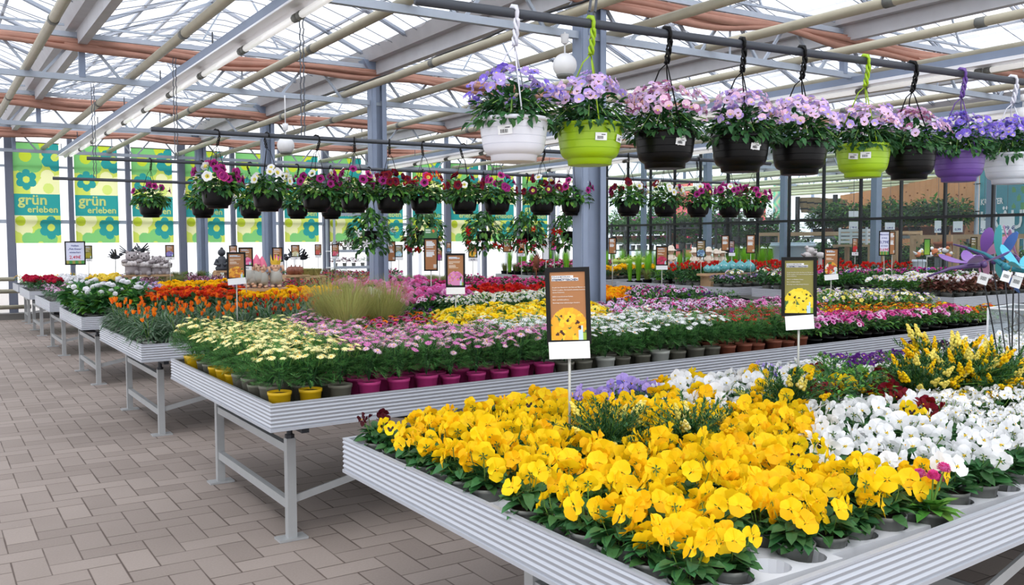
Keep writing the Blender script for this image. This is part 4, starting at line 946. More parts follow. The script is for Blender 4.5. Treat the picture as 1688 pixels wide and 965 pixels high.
# front bench: near-rim gaps where trays stand empty
EMPTY = {(2, 0), (0, 6)}
def zs_first(p):
    k = z_first(p)
    if k == 'rp' and rz.random() < .55: k = 'gm' if rz.random() < .5 else 'wp'
    if k == 'yp' and rz.random() < .022: return 'bp'
    if k == 'wp':
        r = rz.random()
        if p[0] < 1260 and r < .25: return 'yp'
        if r < .05: return 'bp'
        if r < .08: return 'rp'
    return k
def det_first(i, j, nx, ny, k, p):
    if k in ('yp', 'wp', 'bp', 'rp', 'dp', 'lp', 'be') and p[2] < 4.6: return 'full'
    return 'parts'
_zf = zs_first
specials = {}
p = at_z(1535, 830, .83); specials['be'] = p
SKIP.append((p.x, p.y, .06)); SP['be'].place((p.x, p.y, .725), 0, 1, 'full', 'rosette daisy with pink button flowers at the near rim of the front bench', 'bellis daisies', 0)
p = at_z(622, 712, .85); SKIP.append((p.x, p.y, .07)); SP['dp'].place((p.x, p.y, .725), 0, 1, 'full', 'dark burgundy pansy at the aisle corner of the front bench, in front of yellow ones', 'burgundy pansies', 0)
plant_bench(0, zs_first, .93, .725, det_first, lambda i, j, nx, ny: (i, j) in EMPTY)
def det_second(i, j, nx, ny, k, p): return 'full' if (j < 2 or i < 2) and k in ('cm', 'pm', 'wm', 'rm') and p[0] < 1260 else 'parts'
plant_bench(1, z_second, 1.06, BED + .005, det_second)
plant_bench(2, z_third, 1.05, BED + .005, lambda i, j, nx, ny, k, p: 'parts' if j < 2 or i < 2 else 'one')
# figures come before the far rows so that their spots stay free
STONE = mat('grey_stone_figure', (168, 160, 162), .8, 0, .12, 20); STONEW = mat('pale_stone_ring', (216, 210, 210), .8, 0, .06, 20); DSTONE = mat('dark_cast_figure', (64, 68, 76), .6, 0, .2, 20)
SKIN = mat('clay_skin', (226, 186, 160), .6); HATP = mat('pink_hat', (232, 120, 152), .6); SHIRT = mat('grey_overall', (176, 176, 170), .7); GOLD = mat('yellow_crown', (238, 206, 70), .5)
TURQ = mat('turquoise_glaze', (92, 166, 172), .25, 0, .15, 8); CREAMC = mat('cream_ceramic', (238, 224, 208), .5); PINKB = mat('pink_basket_weave', (206, 136, 132), .7); BLUEB = mat('blue_basket_weave', (136, 150, 178), .7)
FROG = mat('frog_glaze', (176, 200, 96), .3); WHITEG = mat('white_glaze', (236, 240, 244), .3); BRN = mat('brown_glaze', (132, 76, 56), .4, 0, .2, 10); RUST = mat('rusty_iron', (136, 74, 50), .8, 0, .3, 20)
def part(t, name, mb, smooth=True): return build(mb, name, t, smooth)
def B(fn):
    mb = MB(); fn(mb); return mb
def figure(px, py, Y, dep_bench, label, kind, sc=1, group=None, rz_=None):
    """py: image height of its base, Y: depth of the bench row it stands on"""
    p = at_y(px, py, Y); p.z = max(p.z, BED + .02); FIG.append((p.x, p.y, .17 * sc)); ang = math.atan2(-p.y, -p.x) + PI / 2 + (rz_ or 0)
    PLINTH.setdefault((kind if kind not in ('king',) else 'gnome', round(Y, 1)), []).append(p)
    t = empty({'bear': 'stone_bear_figure', 'gnome': 'garden_gnome', 'king': 'crowned_gnome', 'girl': 'girl_figure', 'tpot': 'turquoise_fish_pot', 'frog': 'frog_figure', 'buddha': 'sitting_dark_figure', 'bpot': 'round_brown_pot', 'gpot': 'green_bowl_pot'}[kind], p, ang, sc)
    tag(t, label, 'pot' if 'pot' in kind else 'garden ornament' if kind != 'gnome' else 'garden gnome', group); return t
PLINTH = {}
def eyes(mb, z, y, dx, r, m): mb.ball((-dx, y, z), r, m, 6, 4); mb.ball((dx, y, z), r, m, 6, 4)
def bear(px, py, z, label, sc):
    t = figure(px, py, z, 0, label, 'bear', sc, 'stone bear figures')
    part(t, 'body', B(lambda m: (m.lathe([(.0, 0), (.085, 0), (.1, .03), (.1, .12), (.085, .17), (0, .18)], STONE, 14), m.ball((-.06, -.08, .02), .04, STONE, 8, 5), m.ball((.06, -.08, .02), .04, STONE, 8, 5))))
    part(t, 'swim_ring', B(lambda m: [m.ball((.105 * math.cos(a * PI / 8), .105 * math.sin(a * PI / 8), .155), .042, STONEW, 8, 6) for a in range(16)]))
    h = part(t, 'head', B(lambda m: (m.ball((0, 0, .26), .082, STONE, 14, 10, None, (1.1, 1, .9)), m.ball((0, -.07, .245), .036, STONE, 8, 6), m.ball((-.06, 0, .325), .026, STONE, 7, 5), m.ball((.06, 0, .325), .026, STONE, 7, 5))))
    part(h, 'eyes', B(lambda m: (eyes(m, .28, -.075, .032, .009, BLACK), m.ball((0, -.105, .25), .012, BLACK, 6, 4))))
    part(t, 'arm', B(lambda m: m.tube([(-.08, -.03, .2), (-.12, -.08, .19), (-.07, -.13, .19)], [.03, .03, .024], STONE, 7))); part(t, 'arm', B(lambda m: m.tube([(.08, -.03, .2), (.12, -.08, .19), (.07, -.13, .19)], [.03, .03, .024], STONE, 7)))
def gnome(px, py, z, label, sc, king=False):
    t = figure(px, py, z, 0, label, 'king' if king else 'gnome', sc, 'garden gnomes')
    part(t, 'body', B(lambda m: (m.lathe([(0, .05), (.07, .05), (.085, .1), (.08, .17), (.055, .22), (0, .23)], SHIRT, 12), m.tube([(-.04, 0, 0), (-.04, 0, .09)], .035, SHIRT, 7), m.tube([(.04, 0, 0), (.04, 0, .09)], .035, SHIRT, 7))))
    h = part(t, 'head', B(lambda m: (m.ball((0, 0, .27), .06, SKIN, 12, 8), m.ball((0, -.062, .265), .017, SKIN, 6, 5), m.ball((0, -.03, .225), .035, SKIN, 8, 5), m.ball((-.06, 0, .275), .016, SKIN, 5, 4), m.ball((.06, 0, .275), .016, SKIN, 5, 4))))
    part(h, 'eyes', B(lambda m: eyes(m, .285, -.055, .022, .007, BLACK)))
    if king: part(t, 'crown', B(lambda m: (m.lathe([(.058, .3), (.07, .35)], GOLD, 10), [m.add([(.06 * math.cos(a), .06 * math.sin(a), .33), (.068 * math.cos(a + .6), .068 * math.sin(a + .6), .33), (.085 * math.cos(a + .3), .085 * math.sin(a + .3), .44)], [(0, 1, 2)], GOLD) for a in [k * 1.05 for k in range(6)]]), ), False)
    else: part(t, 'hat', B(lambda m: m.lathe([(.066, .295), (.064, .31), (.045, .36), (.022, .41), (.0, .44)], HATP, 12)))
    for s in (-1, 1):
        part(t, 'arm', B(lambda m: m.tube([(s * .06, 0, .2), (s * .1, -.02, .22 if s > 0 else .15), (s * .085, -.03, .29 if s > 0 else .1)], [.022, .02, .018], SKIN, 7)))
        part(t, 'shoe', B(lambda m: m.ball((s * .042, -.025, .02), .034, SKIN, 8, 5, None, (.9, 1.5, .6))))
def girl(px, py, z, label, sc, bm):
    t = figure(px, py, z, 0, label, 'girl', sc, 'girl figures in hats')
    part(t, 'basket', B(lambda m: m.lathe([(0, 0), (.085, 0), (.1, .14), (.092, .15), (0, .14)], bm, 12)))
    part(t, 'body', B(lambda m: (m.lathe([(0, .12), (.08, .13), (.06, .22), (.04, .27), (0, .28)], CREAMC, 12), )))
    part(t, 'head', B(lambda m: (m.ball((0, 0, .32), .055, SKIN, 10, 8), m.ball((0, -.054, .315), .009, SKIN, 5, 4), eyes(m, .33, -.05, .02, .006, BLACK))))
    part(t, 'hat', B(lambda m: m.lathe([(.1, .335), (.102, .342), (.06, .36), (.052, .4), (.03, .425), (0, .43)], CREAMC, 14)))
    for s in (-1, 1):
        part(t, 'arm', B(lambda m: m.tube([(s * .05, 0, .25), (s * .075, -.05, .2), (s * .03, -.085, .18)], [.02, .018, .014], CREAMC, 7)))
        part(t, 'leg', B(lambda m: (m.tube([(s * .035, -.06, .15), (s * .04, -.11, .12), (s * .04, -.115, .03)], [.024, .02, .016], SKIN, 7), m.ball((s * .04, -.13, .02), .024, CREAMC, 7, 5))))
def tpot(px, py, z, label, sc):
    t = figure(px, py, z, 0, label, 'tpot', sc, 'turquoise fish pots')
    part(t, 'body', B(lambda m: m.lathe([(0, 0), (.06, 0), (.1, .04), (.115, .09), (.1, .14), (.06, .17), (.05, .175), (0, .16)], TURQ, 18)))
    part(t, 'lid', B(lambda m: (m.lathe([(.055, .172), (.04, .19), (.012, .2), (.016, .215), (0, .225)], TURQ, 12))))
    part(t, 'fin', B(lambda m: m.add([(.1, -.01, .08), (.15, -.01, .12), (.15, -.01, .05), (.1, .01, .08), (.15, .01, .12), (.15, .01, .05)], [(0, 1, 2), (3, 5, 4), (0, 3, 4, 1), (1, 4, 5, 2), (2, 5, 3, 0)], TURQ)))
    part(t, 'eye', B(lambda m: eyes(m, .12, -.095, .04, .014, WHITEG)))
    part(t, 'mouth', B(lambda m: m.tube([(-.035, -.108, .075), (0, -.118, .065), (.035, -.108, .075)], .008, TURQ, 6)))
def frog(px, py, z, label, sc):
    t = figure(px, py, z, 0, label, 'frog', sc, 'frog figures')
    part(t, 'body', B(lambda m: (m.ball((0, 0, .09), .085, FROG, 12, 8, None, (1, .9, 1.1)), m.ball((-.07, -.03, .03), .042, FROG, 8, 5), m.ball((.07, -.03, .03), .042, FROG, 8, 5))))
    part(t, 'belly', B(lambda m: m.ball((0, -.03, .08), .07, WHITEG, 10, 7)))
    part(t, 'head', B(lambda m: (m.ball((0, -.01, .2), .07, FROG, 12, 8, None, (1.2, 1, .8)), eyes(m, .255, -.02, .045, .026, FROG))))
    part(t, 'eye', B(lambda m: eyes(m, .26, -.042, .045, .013, BLACK)))
for i, (px, py, s) in enumerate(((218, 452, 1.25), (238, 453, 1.25), (258, 452, 1.0), (271, 452, 1.0))): bear(px, py, 18.9, 'grey stone bear figure wearing a swim ring, %s of the four in the row' % ('outermost', 'second', 'third', 'last')[i], s * 1.05)
for i, (px, py) in enumerate(((414, 474), (424, 472), (433, 475), (411, 470))): gnome(px, py, 12.3, 'gnome with pointed pink hat beside the yellow crowned one, %s of the group' % ('outer front', 'middle', 'nearest the crown', 'back')[i], 1.0)
gnome(455, 474, 12.3, 'gnome with tall yellow crown among yellow flowers beside the pink hats', 1.05, True)
for i, (px, py, m, s) in enumerate(((1145, 447, BLUEB, 1.15), (1153, 449, BLUEB, 1.0), (1168, 447, PINKB, 1.2), (1180, 447, PINKB, 1.1), (1190, 447, PINKB, 1.15), (1106, 446, BLUEB, 1.2))):
    girl(px, py, 13.9, ('girl figure in a hat seated on a blue basket, beside the blue flower sign', 'small girl figure on a blue basket right behind the blue flower sign', 'girl figure in a wide hat on a pink basket, first of the three', 'girl figure on a pink basket in the middle of the three', 'girl figure in a tilted hat on a pink basket, last of the three', 'single pale girl figure behind the crimson flower sign')[i], s, m)
for i, (px, s) in enumerate(((1166, .62), (1174, .62), (1181, .64), (1193, 1.0), (1206, 1.0), (1220, 1.0), (1234, 1.02))):
    tpot(px, 449, 12.0, 'turquoise fish-shaped pot on the wooden board, %s' % ('outermost small one', 'second small one', 'third small one', 'first large one', 'second large one', 'third large one', 'last large one')[i], s * 1.05)
for i, (px, py) in enumerate(((1014, 452), (1026, 452), (1036, 451), (1043, 448), (1050, 448), (1058, 449))): frog(px, py - 5, 16.2, 'green and white frog figure behind the yellow tagetes, %s from the thick column' % nth(i + 1), 1.1)
for i, (px, py) in enumerate(((480, 453), (487, 453), (494, 453))):
    t = figure(px, py, 15.3, 0, 'round dark brown pot beside the green basket pots, %s of three' % ('first', 'middle', 'last')[i], 'bpot', .85, 'round brown pots')
    part(t, 'body', B(lambda m: m.lathe([(0, 0), (.06, 0), (.1, .06), (.1, .11), (.06, .16), (.045, .165), (0, .15)], BRN, 14))); part(t, 'stalk', B(lambda m: m.tube([(0, 0, .15), (.01, 0, .2)], .012, BRN, 5)))
for i, px in enumerate((503, 512, 521)):
    t = figure(px, 454, 15.3, 0, 'moss green bowl pot next to the brown pots, %s of three' % ('first', 'middle', 'last')[i], 'gpot', .9, 'moss green bowl pots')
    part(t, 'body', B(lambda m: m.lathe([(0, 0), (.06, 0), (.1, .1), (.11, .12), (.1, .12), (.0, .1, SOIL)], mat('moss_pot', (150, 148, 84), .7), 14))); part(t, 'rim_band', B(lambda m: m.lathe([(.108, .105), (.116, .115), (.112, .13)], mat('moss_pot', (150, 148, 84)), 14)))
t = figure(366, 446, 18.8, 0, 'dark sitting figure beside the pillar in front of the white wall', 'buddha', 1.1)
part(t, 'body', B(lambda m: (m.lathe([(0, 0), (.11, 0), (.12, .05), (.08, .1), (.085, .2), (.05, .26), (0, .27)], DSTONE, 12), m.tube([(-.08, -.02, .2), (-.12, -.06, .12), (-.03, -.1, .1)], .03, DSTONE, 7), m.tube([(.08, -.02, .2), (.12, -.06, .12), (.03, -.1, .1)], .03, DSTONE, 7)))); part(t, 'head', B(lambda m: (m.ball((0, 0, .33), .07, DSTONE, 10, 8), m.ball((0, 0, .4), .03, DSTONE, 7, 5), m.ball((0, -.068, .325), .012, DSTONE, 5, 4))))
p = at_y(884, 432, 18.1); t = empty('rusty_sun_disc', p, .5); tag(t, 'rust brown sun-shaped metal ornament above the begonias', 'garden ornament')
part(t, 'disc', B(lambda m: m.lathe([(0, -.01), (.15, -.01), (.15, .01), (0, .01)], RUST, 16, Matrix.Rotation(PI / 2, 4, 'X')))); part(t, 'rays', B(lambda m: [m.tube([(.15 * math.cos(a), 0, .15 * math.sin(a)), (.27 * math.cos(a + .2), 0, .27 * math.sin(a + .2))], [.018, .004], RUST, 5) for a in [k * .42 for k in range(15)]])); part(t, 'stake', B(lambda m: m.tube([(0, 0, BED + .003 - p.z), (0, 0, -.1)], .012, RUST, 5)))
PLAB = {'bear': 'low pale wooden plinth under the stone bears', 'gnome': 'low pale wooden plinth under the gnomes', 'girl': 'low pale wooden plinth under the girl figures', 'tpot': 'pale wooden board on blocks under the turquoise pots', 'frog': 'low pale wooden plinth under the frog figures',
        'buddha': 'low pale plinth under the dark sitting figure', 'bpot': 'low pale plinth under the round brown pots', 'gpot': 'low pale plinth under the moss green bowls'}
PALE = mat('plinth_timber', (196, 160, 122), .7, 0, .1, 6)
for (kd, Yq), ps in PLINTH.items():
    x0_, x1_ = min(p.x for p in ps) - .14, max(p.x for p in ps) + .14; zt = min(p.z for p in ps); yc = ps[0].y
    for p in ps: p.z = zt
    if zt - BED < .05: continue
    t = empty('wooden_plinth', ((x0_ + x1_) / 2, yc, BED)); tag(t, PLAB[kd], 'plinth'); w2 = (x1_ - x0_) / 2
    mb = MB(); mb.box((-w2, -.13, zt - BED - .04), (w2, .13, zt - BED - .001), PALE); build(mb, 'board', t)
    for sx in (-1, 1): mb = MB(); mb.box((sx * w2 * .8 - .04, -.13, .005), (sx * w2 * .8 + .04, .13, zt - BED - .03), PALE); build(mb, 'support', t)
    n_ = int((x1_ - x0_) / .12)
    for q in range(n_): FIG.append((x0_ + .06 + q * .12, yc, .2))
# dark metal bird stakes by the bears
for i, (px, py) in enumerate(((190, 424), (213, 418), (472, 426), (485, 424), (499, 425), (232, 414))):
    p = at_y(px, py, 19.2 if px < 300 else 16.2); t = empty('metal_bird_stake', p, i * .7); tag(t, 'dark metal flying bird on a stake, %s' % ('outermost one by the stone bears', 'second one by the stone bears', 'first of the three behind the 2,49 sign', 'middle of the three behind the small signs', 'last of the three behind the small signs', 'one above the stone bears')[i], 'garden ornament', 'metal bird stakes')
    part(t, 'body', B(lambda m: (m.ball((0, 0, 0), .05, DSTONE, 8, 6, None, (1.9, .9, .9)), m.ball((.1, 0, .05), .035, DSTONE, 7, 5), m.tube([(.12, 0, .05), (.18, 0, .045)], [.014, .003], DSTONE, 5))))
    for s in (-1, 1): part(t, 'wing', B(lambda m: [m.add([(.03 - .03 * k, s * .03, .02), (-.02 - .03 * k, s * (.2 - .02 * k), .16 - .05 * k), (-.05 - .03 * k, s * (.19 - .02 * k), .15 - .05 * k), (-.0 - .03 * k, s * .03, .0)], [(0, 1, 2, 3)], DSTONE) for k in range(4)]), False)
    part(t, 'tail', B(lambda m: m.add([(-.07, -.02, 0), (-.2, -.06, .03), (-.17, 0, .02), (-.2, .06, .03), (-.07, .02, 0)], [(0, 1, 2, 3, 4)], DSTONE)), False); part(t, 'stake', B(lambda m: m.tube([(0, 0, -.04), (0, 0, BED - p.z + .02)], .006, DARKM, 5)))
one = lambda *a: 'one'
plant_bench(3, ZN[3], 1.06, BED + .005, lambda i, j, nx, ny, k, p: 'parts' if i < 2 else 'one')
plant_bench(4, ZN[4], 1.04, BED + .005, one); plant_bench(5, ZN[5], 1.04, BED + .005, one); plant_bench(6, ZN[6], 1.0, BED + .005, one)
def rows(table): # species by row from the near rim
    it = {}
    def f(p): return rz.choice(table[min(f.j, len(table) - 1)])
    f.j = 0; return f
def plant_rows(bi, table, ztop=1.0):
    x0, x1, yn, yf, sl, nm, sp = BN[bi]; f = rows(table)
    def sk(i, j, nx, ny): f.j = j; return False
    plant_bench(bi, f, ztop, BED + .005, lambda i, j, nx, ny, k, p: 'parts' if j < 1 else 'one', sk)
plant_rows(7, [['br'], ['br'], ['wpt', 'br'], ['gm', 'wpt']])
plant_rows(8, [['lg'], ['lg'], ['lg', 'lg', 'wpt'], ['wpt'], ['rs'], ['rs', 'gs']])
plant_rows(9, [['lv'], ['lv', 'lv', 'wpt'], ['gm', 'wpt'], ['rs', 'gm'], ['rs']])
plant_rows(10, [['gm', 'rs'], ['gm'], ['gb', 'gs'], ['gb'], ['gb']])
plant_rows(11, [['yt'], ['yt', 'gm'], ['gs', 'gm'], ['gs'], ['dl', 'gs'], ['dl', 'gb']])
plant_rows(12, [['pb'], ['pb', 'wpt'], ['pb', 'ob'], ['gs', 'pb'], ['gb', 'gs']])
# ------------------------------------------------------------------ planting trays on the front bench
TRAY = mat('pale_grey_tray', (206, 208, 214), .5)
def tray_mesh(nx, ny, sp):
    mb = MB(); n = 16; w, d = nx * sp, ny * sp; h = .055; r = sp * .41
    for i in range(nx):
        for j in range(ny):
            cx, cy = (i + .5) * sp, (j + .5) * sp; vs = []
            for k in range(n):
                a = 2 * PI * k / n; c, s = math.cos(a), math.sin(a); m = max(abs(c), abs(s)); vs += [(cx + c / m * sp / 2, cy + s / m * sp / 2, h), (cx + c * r, cy + s * r, h), (cx + c * r * .93, cy + s * r * .93, .008)]
            mb.add(vs, [(k * 3, (k + 1) % n * 3, (k + 1) % n * 3 + 1, k * 3 + 1) for k in range(n)] + [(k * 3 + 1, (k + 1) % n * 3 + 1, (k + 1) % n * 3 + 2, k * 3 + 2) for k in range(n)], TRAY)
            mb.add([(cx + r * .93 * math.cos(2 * PI * k / n), cy + r * .93 * math.sin(2 * PI * k / n), .008) for k in range(n)], [tuple(range(n))], TRAY)
    e = .004; mb.add([(0, 0, h), (w, 0, h), (w, d, h), (0, d, h), (-e, -e, 0), (w + e, -e, 0), (w + e, d + e, 0), (-e, d + e, 0)], [(0, 4, 5, 1), (1, 5, 6, 2), (2, 6, 7, 3), (3, 7, 4, 0)], TRAY)
    return mb.mesh('plant_tray', False)
x0, x1, yn, yf, sl, nm, sp = BN[0]
TM = tray_mesh(4, 3, sp); ny = int((yf - yn - .1) / sp); oy = ((yf - yn) - (ny - 1) * sp) / 2
for i in range(0, 6):
    for j in range(0, 5):
        if i > 1 and j > 1: continue
        x = x0 + .02 + i * 4 * sp; y = yn + oy - sp / 2 + j * 3 * sp
        o = put('plant_tray', TM, None, (x + .012, y + sl * (x - x0) + .02, BED + .012)); 
        tag(o, 'pale grey pot tray, front bench, %s from aisle end, %s from near rim' % (nth(i + 1), nth(j + 1)), 'plant tray', 'pot trays on the front bench')
# ------------------------------------------------------------------ hanging baskets
def basket_pot(mb, D, m, ribs=True):
    r = D / 2; H = D * .62
    body = [(.69, .15), (.745, .17), (.8, .2), (.845, .245), (.875, .3), (.9, .38), (.92, .47), (.935, .56), (.95, .65), (.963, .74), (.975, .83), (.985, .9)]
    def rad(z):
        for (a0, z0), (a1, z1) in zip(body, body[1:]):
            if z <= z1: return a0 + (a1 - a0) * (z - z0) / (z1 - z0)
        return .985
    cuts = [.385, .56, .74] if ribs else []
    mb.lathe([(0, 0), (.6 * r, 0), (.655 * r, .008 * H), (.672 * r, .13 * H), (.69 * r, .15 * H)], m, 28)
    zs = [.15] + [q for c in cuts for q in (c - .008, c + .008)] + [.9]
    for k in range(0, len(zs), 2):
        pz = [zs[k]] + [z for _, z in body if zs[k] < z < zs[k + 1]] + [zs[k + 1]]; mb.lathe([(rad(z) * r, z * H) for z in pz], m, 28)
    for c in cuts: mb.lathe([(rad(c) * r, (c - .008) * H), (rad(c) * r - .0035, c * H), (rad(c) * r, (c + .008) * H)], m, 28)
    mb.lathe([(.985 * r, .9 * H), (1.035 * r, .915 * H), (1.045 * r, .985 * H), (1.02 * r, H), (.97 * r, .99 * H), (.93 * r, .9 * H), (0, .88 * H, SOIL)], m, 28); return H
def hook(t, H, top, D, m, wide=True):
    """hook over the rod, twisted handle and the strings down to the rim; top = rod height above the pot base"""
    mb = MB(); k = 1.0 if wide else .75
    mb.tube([(.0, -.027, top - .03), (.0, -.028, top), (0, -.02, top + .02), (0, .004, top + .027), (0, .024, top + .014), (0, .027, top - .012)], [.007 * k, .009 * k, .010 * k, .010 * k, .009 * k, .006], m, 6)
    rn = random.Random(int(H * 1e4)); L = .1 * k
    for ph in range(3): mb.tube([(.009 * math.cos(ph * 2.1 + q * .9), -.028 + .02 * q / 7 + .009 * math.sin(ph * 2.1 + q * .9), top - .025 - L * q / 7) for q in range(8)], .0058 * k, m, 5)
    h = build(mb, 'hook', t, True); mb = MB(); zb = top - .025 - L
    for a in (.5, 2.6, 4.4): mb.tube([(0, -.008, zb), (D * .1 * math.cos(a), D * .1 * math.sin(a), zb - .03), (D / 2 * math.cos(a), D / 2 * math.sin(a), H)], .0032 if wide else .0026, m, 5)
    build(mb, 'hanging_strings', t, True)
def basket_foliage(rn, D, H, n, rad, hh, ll, lw, lms, droop=.5):
    fo = MB()
    for q in range(n):
        d = hemi(rn, -.45, 1); u = rn.uniform(.4, 1)
        b = V((d.x * rad * u * .9, d.y * rad * u * .9, H * .96 + hh * (.18 + .7 * d.z) * u))
        if b.z < H and math.hypot(b.x, b.y) < D * .54: b.x *= 1.25; b.y *= 1.25; b.z = max(b.z, H * .8)
        leaf(fo, b, (d.x + rn.uniform(-.5, .5), d.y + rn.uniform(-.5, .5), d.z * .6 + rn.uniform(-.5, .4)), ll * rn.uniform(.7, 1.25), lw, lms[q % len(lms)], rn.uniform(.1, .8), 1, rn.uniform(-.5, .5))
    for q in range(16):
        a = q * .41; fo.tube([(0, 0, H * .9), (rad * .6 * math.cos(a), rad * .6 * math.sin(a), H + hh * .4), (rad * 1.0 * math.cos(a), rad * 1.0 * math.sin(a), H + hh * .1 * rn.uniform(-1, 3))], .0025, STEM, 4, False)
    return fo
LABELM = CARD; INK = mat('barcode_ink', (40, 42, 48), .6)
def price_label(t, D, z, ang, tilt=0, wd=.05):
    r = D / 2 * .95; mb = MB(); n = V((math.cos(ang), math.sin(ang), 0)); s = V((-n.y, n.x, 0)); up = V((0, 0, 1)) + n * .12
    s, up = s * math.cos(tilt) + up * math.sin(tilt), up * math.cos(tilt) - s * math.sin(tilt); c = n * (r + .004) + V((0, 0, z)); h = wd * .62
    q = lambda a, b, o=0: c + s * a + up * b + n * o
    mb.add([q(-wd / 2, -h / 2), q(wd / 2, -h / 2), q(wd / 2, h / 2), q(-wd / 2, h / 2), q(-wd / 2, -h / 2, -.002), q(wd / 2, -h / 2, -.002), q(wd / 2, h / 2, -.002), q(-wd / 2, h / 2, -.002)], [(0, 1, 2, 3), (4, 7, 6, 5), (0, 4, 5, 1), (1, 5, 6, 2), (2, 6, 7, 3), (3, 7, 4, 0)], LABELM)
    for k in range(9): a = -wd * .3 + k * wd * .06; w = wd * (.012 if k % 3 else .022); mb.add([q(a - w, -h * .35, .0008), q(a + w, -h * .35, .0008), q(a + w, h * .05, .0008), q(a - w, h * .05, .0008)], [(0, 1, 2, 3)], INK)
    mb.add([q(wd * .02, h * .18, .0008), q(wd * .36, h * .18, .0008), q(wd * .36, h * .28, .0008), q(wd * .02, h * .28, .0008)], [(0, 1, 2, 3)], INK); build(mb, 'price_label', t)
LIMEP = mat('lime_green_plastic', (158, 196, 24), .35); PURP = mat('purple_plastic', (104, 70, 152), .4); WHTP = mat('white_basket_plastic', (226, 227, 238), .35); GWHT = mat('pale_grey_plastic', (214, 218, 226), .35)
BIG = [(846, .27, WHTP, WHTP, 'lav', 'white hanging basket of lavender violas, first on the front rod', 'w'), (972, .27, LIMEP, LIMEP, 'lil', 'lime green hanging basket of pale lilac violas in front of the thick column', 'l'),
       (1097, .26, BLKPOT, BLKPOT, 'pnk', 'black hanging basket of lilac pink violas, right beside the thick column', 'b'), (1222, .26, BLKPOT, BLKPOT, 'lil', 'black hanging basket with two white price labels, second black one on the front rod', 'b'),
       (1320, .26, BLKPOT, BLKPOT, 'pal', 'black hanging basket between the twin-label basket and the second green basket', 'b'), (1425, .26, LIMEP, LIMEP, 'pal', 'lime green hanging basket between two black baskets, farther along the rod', 'l'),
       (1502, .26, BLKPOT, BLKPOT, 'pnk', 'black hanging basket between the green and the purple basket', 'b'), (1584, .26, PURP, PURP, 'blu', 'purple hanging basket of blue violet violas', 'p'), (1668, .27, GWHT, WHTP, 'blu', 'pale grey hanging basket on white strings at the frame edge', 'g')]
PALS = {'lav': (LIL, BLU, LIL), 'lil': (LILP, PNKL, LIL), 'pnk': (LILP, PNKL, MAU), 'pal': (LILP, PNKL, LIL), 'blu': (BLU, BLU, LIL)}
VF = {k: [f_pansy(v[i % 3], v[(i + 1) % 3], YELP if i % 2 else WHT, .0205, i * 5 + 1, 0, BLOT if i % 3 == 0 else None) for i in range(6)] for k, v in PALS.items()}
VM = {}
def vmesh(k, i):
    if (k, i) not in VM:
        mb = MB(); VF[k][i](mb, Matrix.Identity(4)); VM[(k, i)] = mb.mesh('flower')
    return VM[(k, i)]
for bi, (px, D, pm, hm, pal, lab, kk) in enumerate(BIG):
    f = (px - 685) / (1720 - 685); lo, hi = 0.0, 1.0
    for _ in range(30):
        mid = (lo + hi) / 2
        if proj(ROD1[0].lerp(ROD1[1], mid))[0] < px: lo = mid
        else: hi = mid
    c = ROD1[0].lerp(ROD1[1], lo); top = .57; rn = random.Random(bi + 40)
    t = empty('hanging_basket', (c.x, c.y, c.z - top)); tag(t, lab, 'hanging basket', 'large viola baskets on the front rod')
    t.rotation_euler = (0, 0, rn.uniform(-.3, .3))
    mb = MB(); H = basket_pot(mb, D, pm); build(mb, 'pot', t, True); hook(t, H, top, D, hm)
    build(basket_foliage(rn, D, H, 620, .172, .16, .038, .021, [LEAFD, LEAF, LEAFD]), 'foliage', t)
    nfl = 92 if pal != 'lav' else 58
    for q in range(nfl):
        a = rn.uniform(0, 2 * PI); zz = 1 - rn.random() ** 1.3 * .95; rr = math.sqrt(1 - zz * zz); d = V((rr * math.cos(a), rr * math.sin(a), zz)); pos = V((d.x * .175, d.y * .175, H + .06 + .125 * d.z)) + V((rn.uniform(-.015, .015), rn.uniform(-.015, .015), rn.uniform(-.015, .02)))
        n = V((d.x + rn.uniform(-.5, .5), d.y + rn.uniform(-.5, .5), d.z * .5 + rn.uniform(-.1, .3))); put('flower', vmesh(pal, rn.randrange(6)), t).matrix_local = face(pos, n, rn.uniform(-.4, .4), rn.uniform(.8, 1.15))
    va = math.atan2(-c.y, -c.x) - t.rotation_euler.z
    if kk == 'w': price_label(t, D, H * .66, va - .25, .05, .055)
    if kk == 'l': price_label(t, D, H * .62, va + .35 if bi == 1 else va + .1, 0, .048); price_label(t, D, H * .6, va + 1.1 if bi == 1 else va - .35, -.1, .045)
    if bi in (2, 3): price_label(t, D, H * .68, va + .55, .45, .044); price_label(t, D, H * .64, va + .45 + .08, -.1, .044)
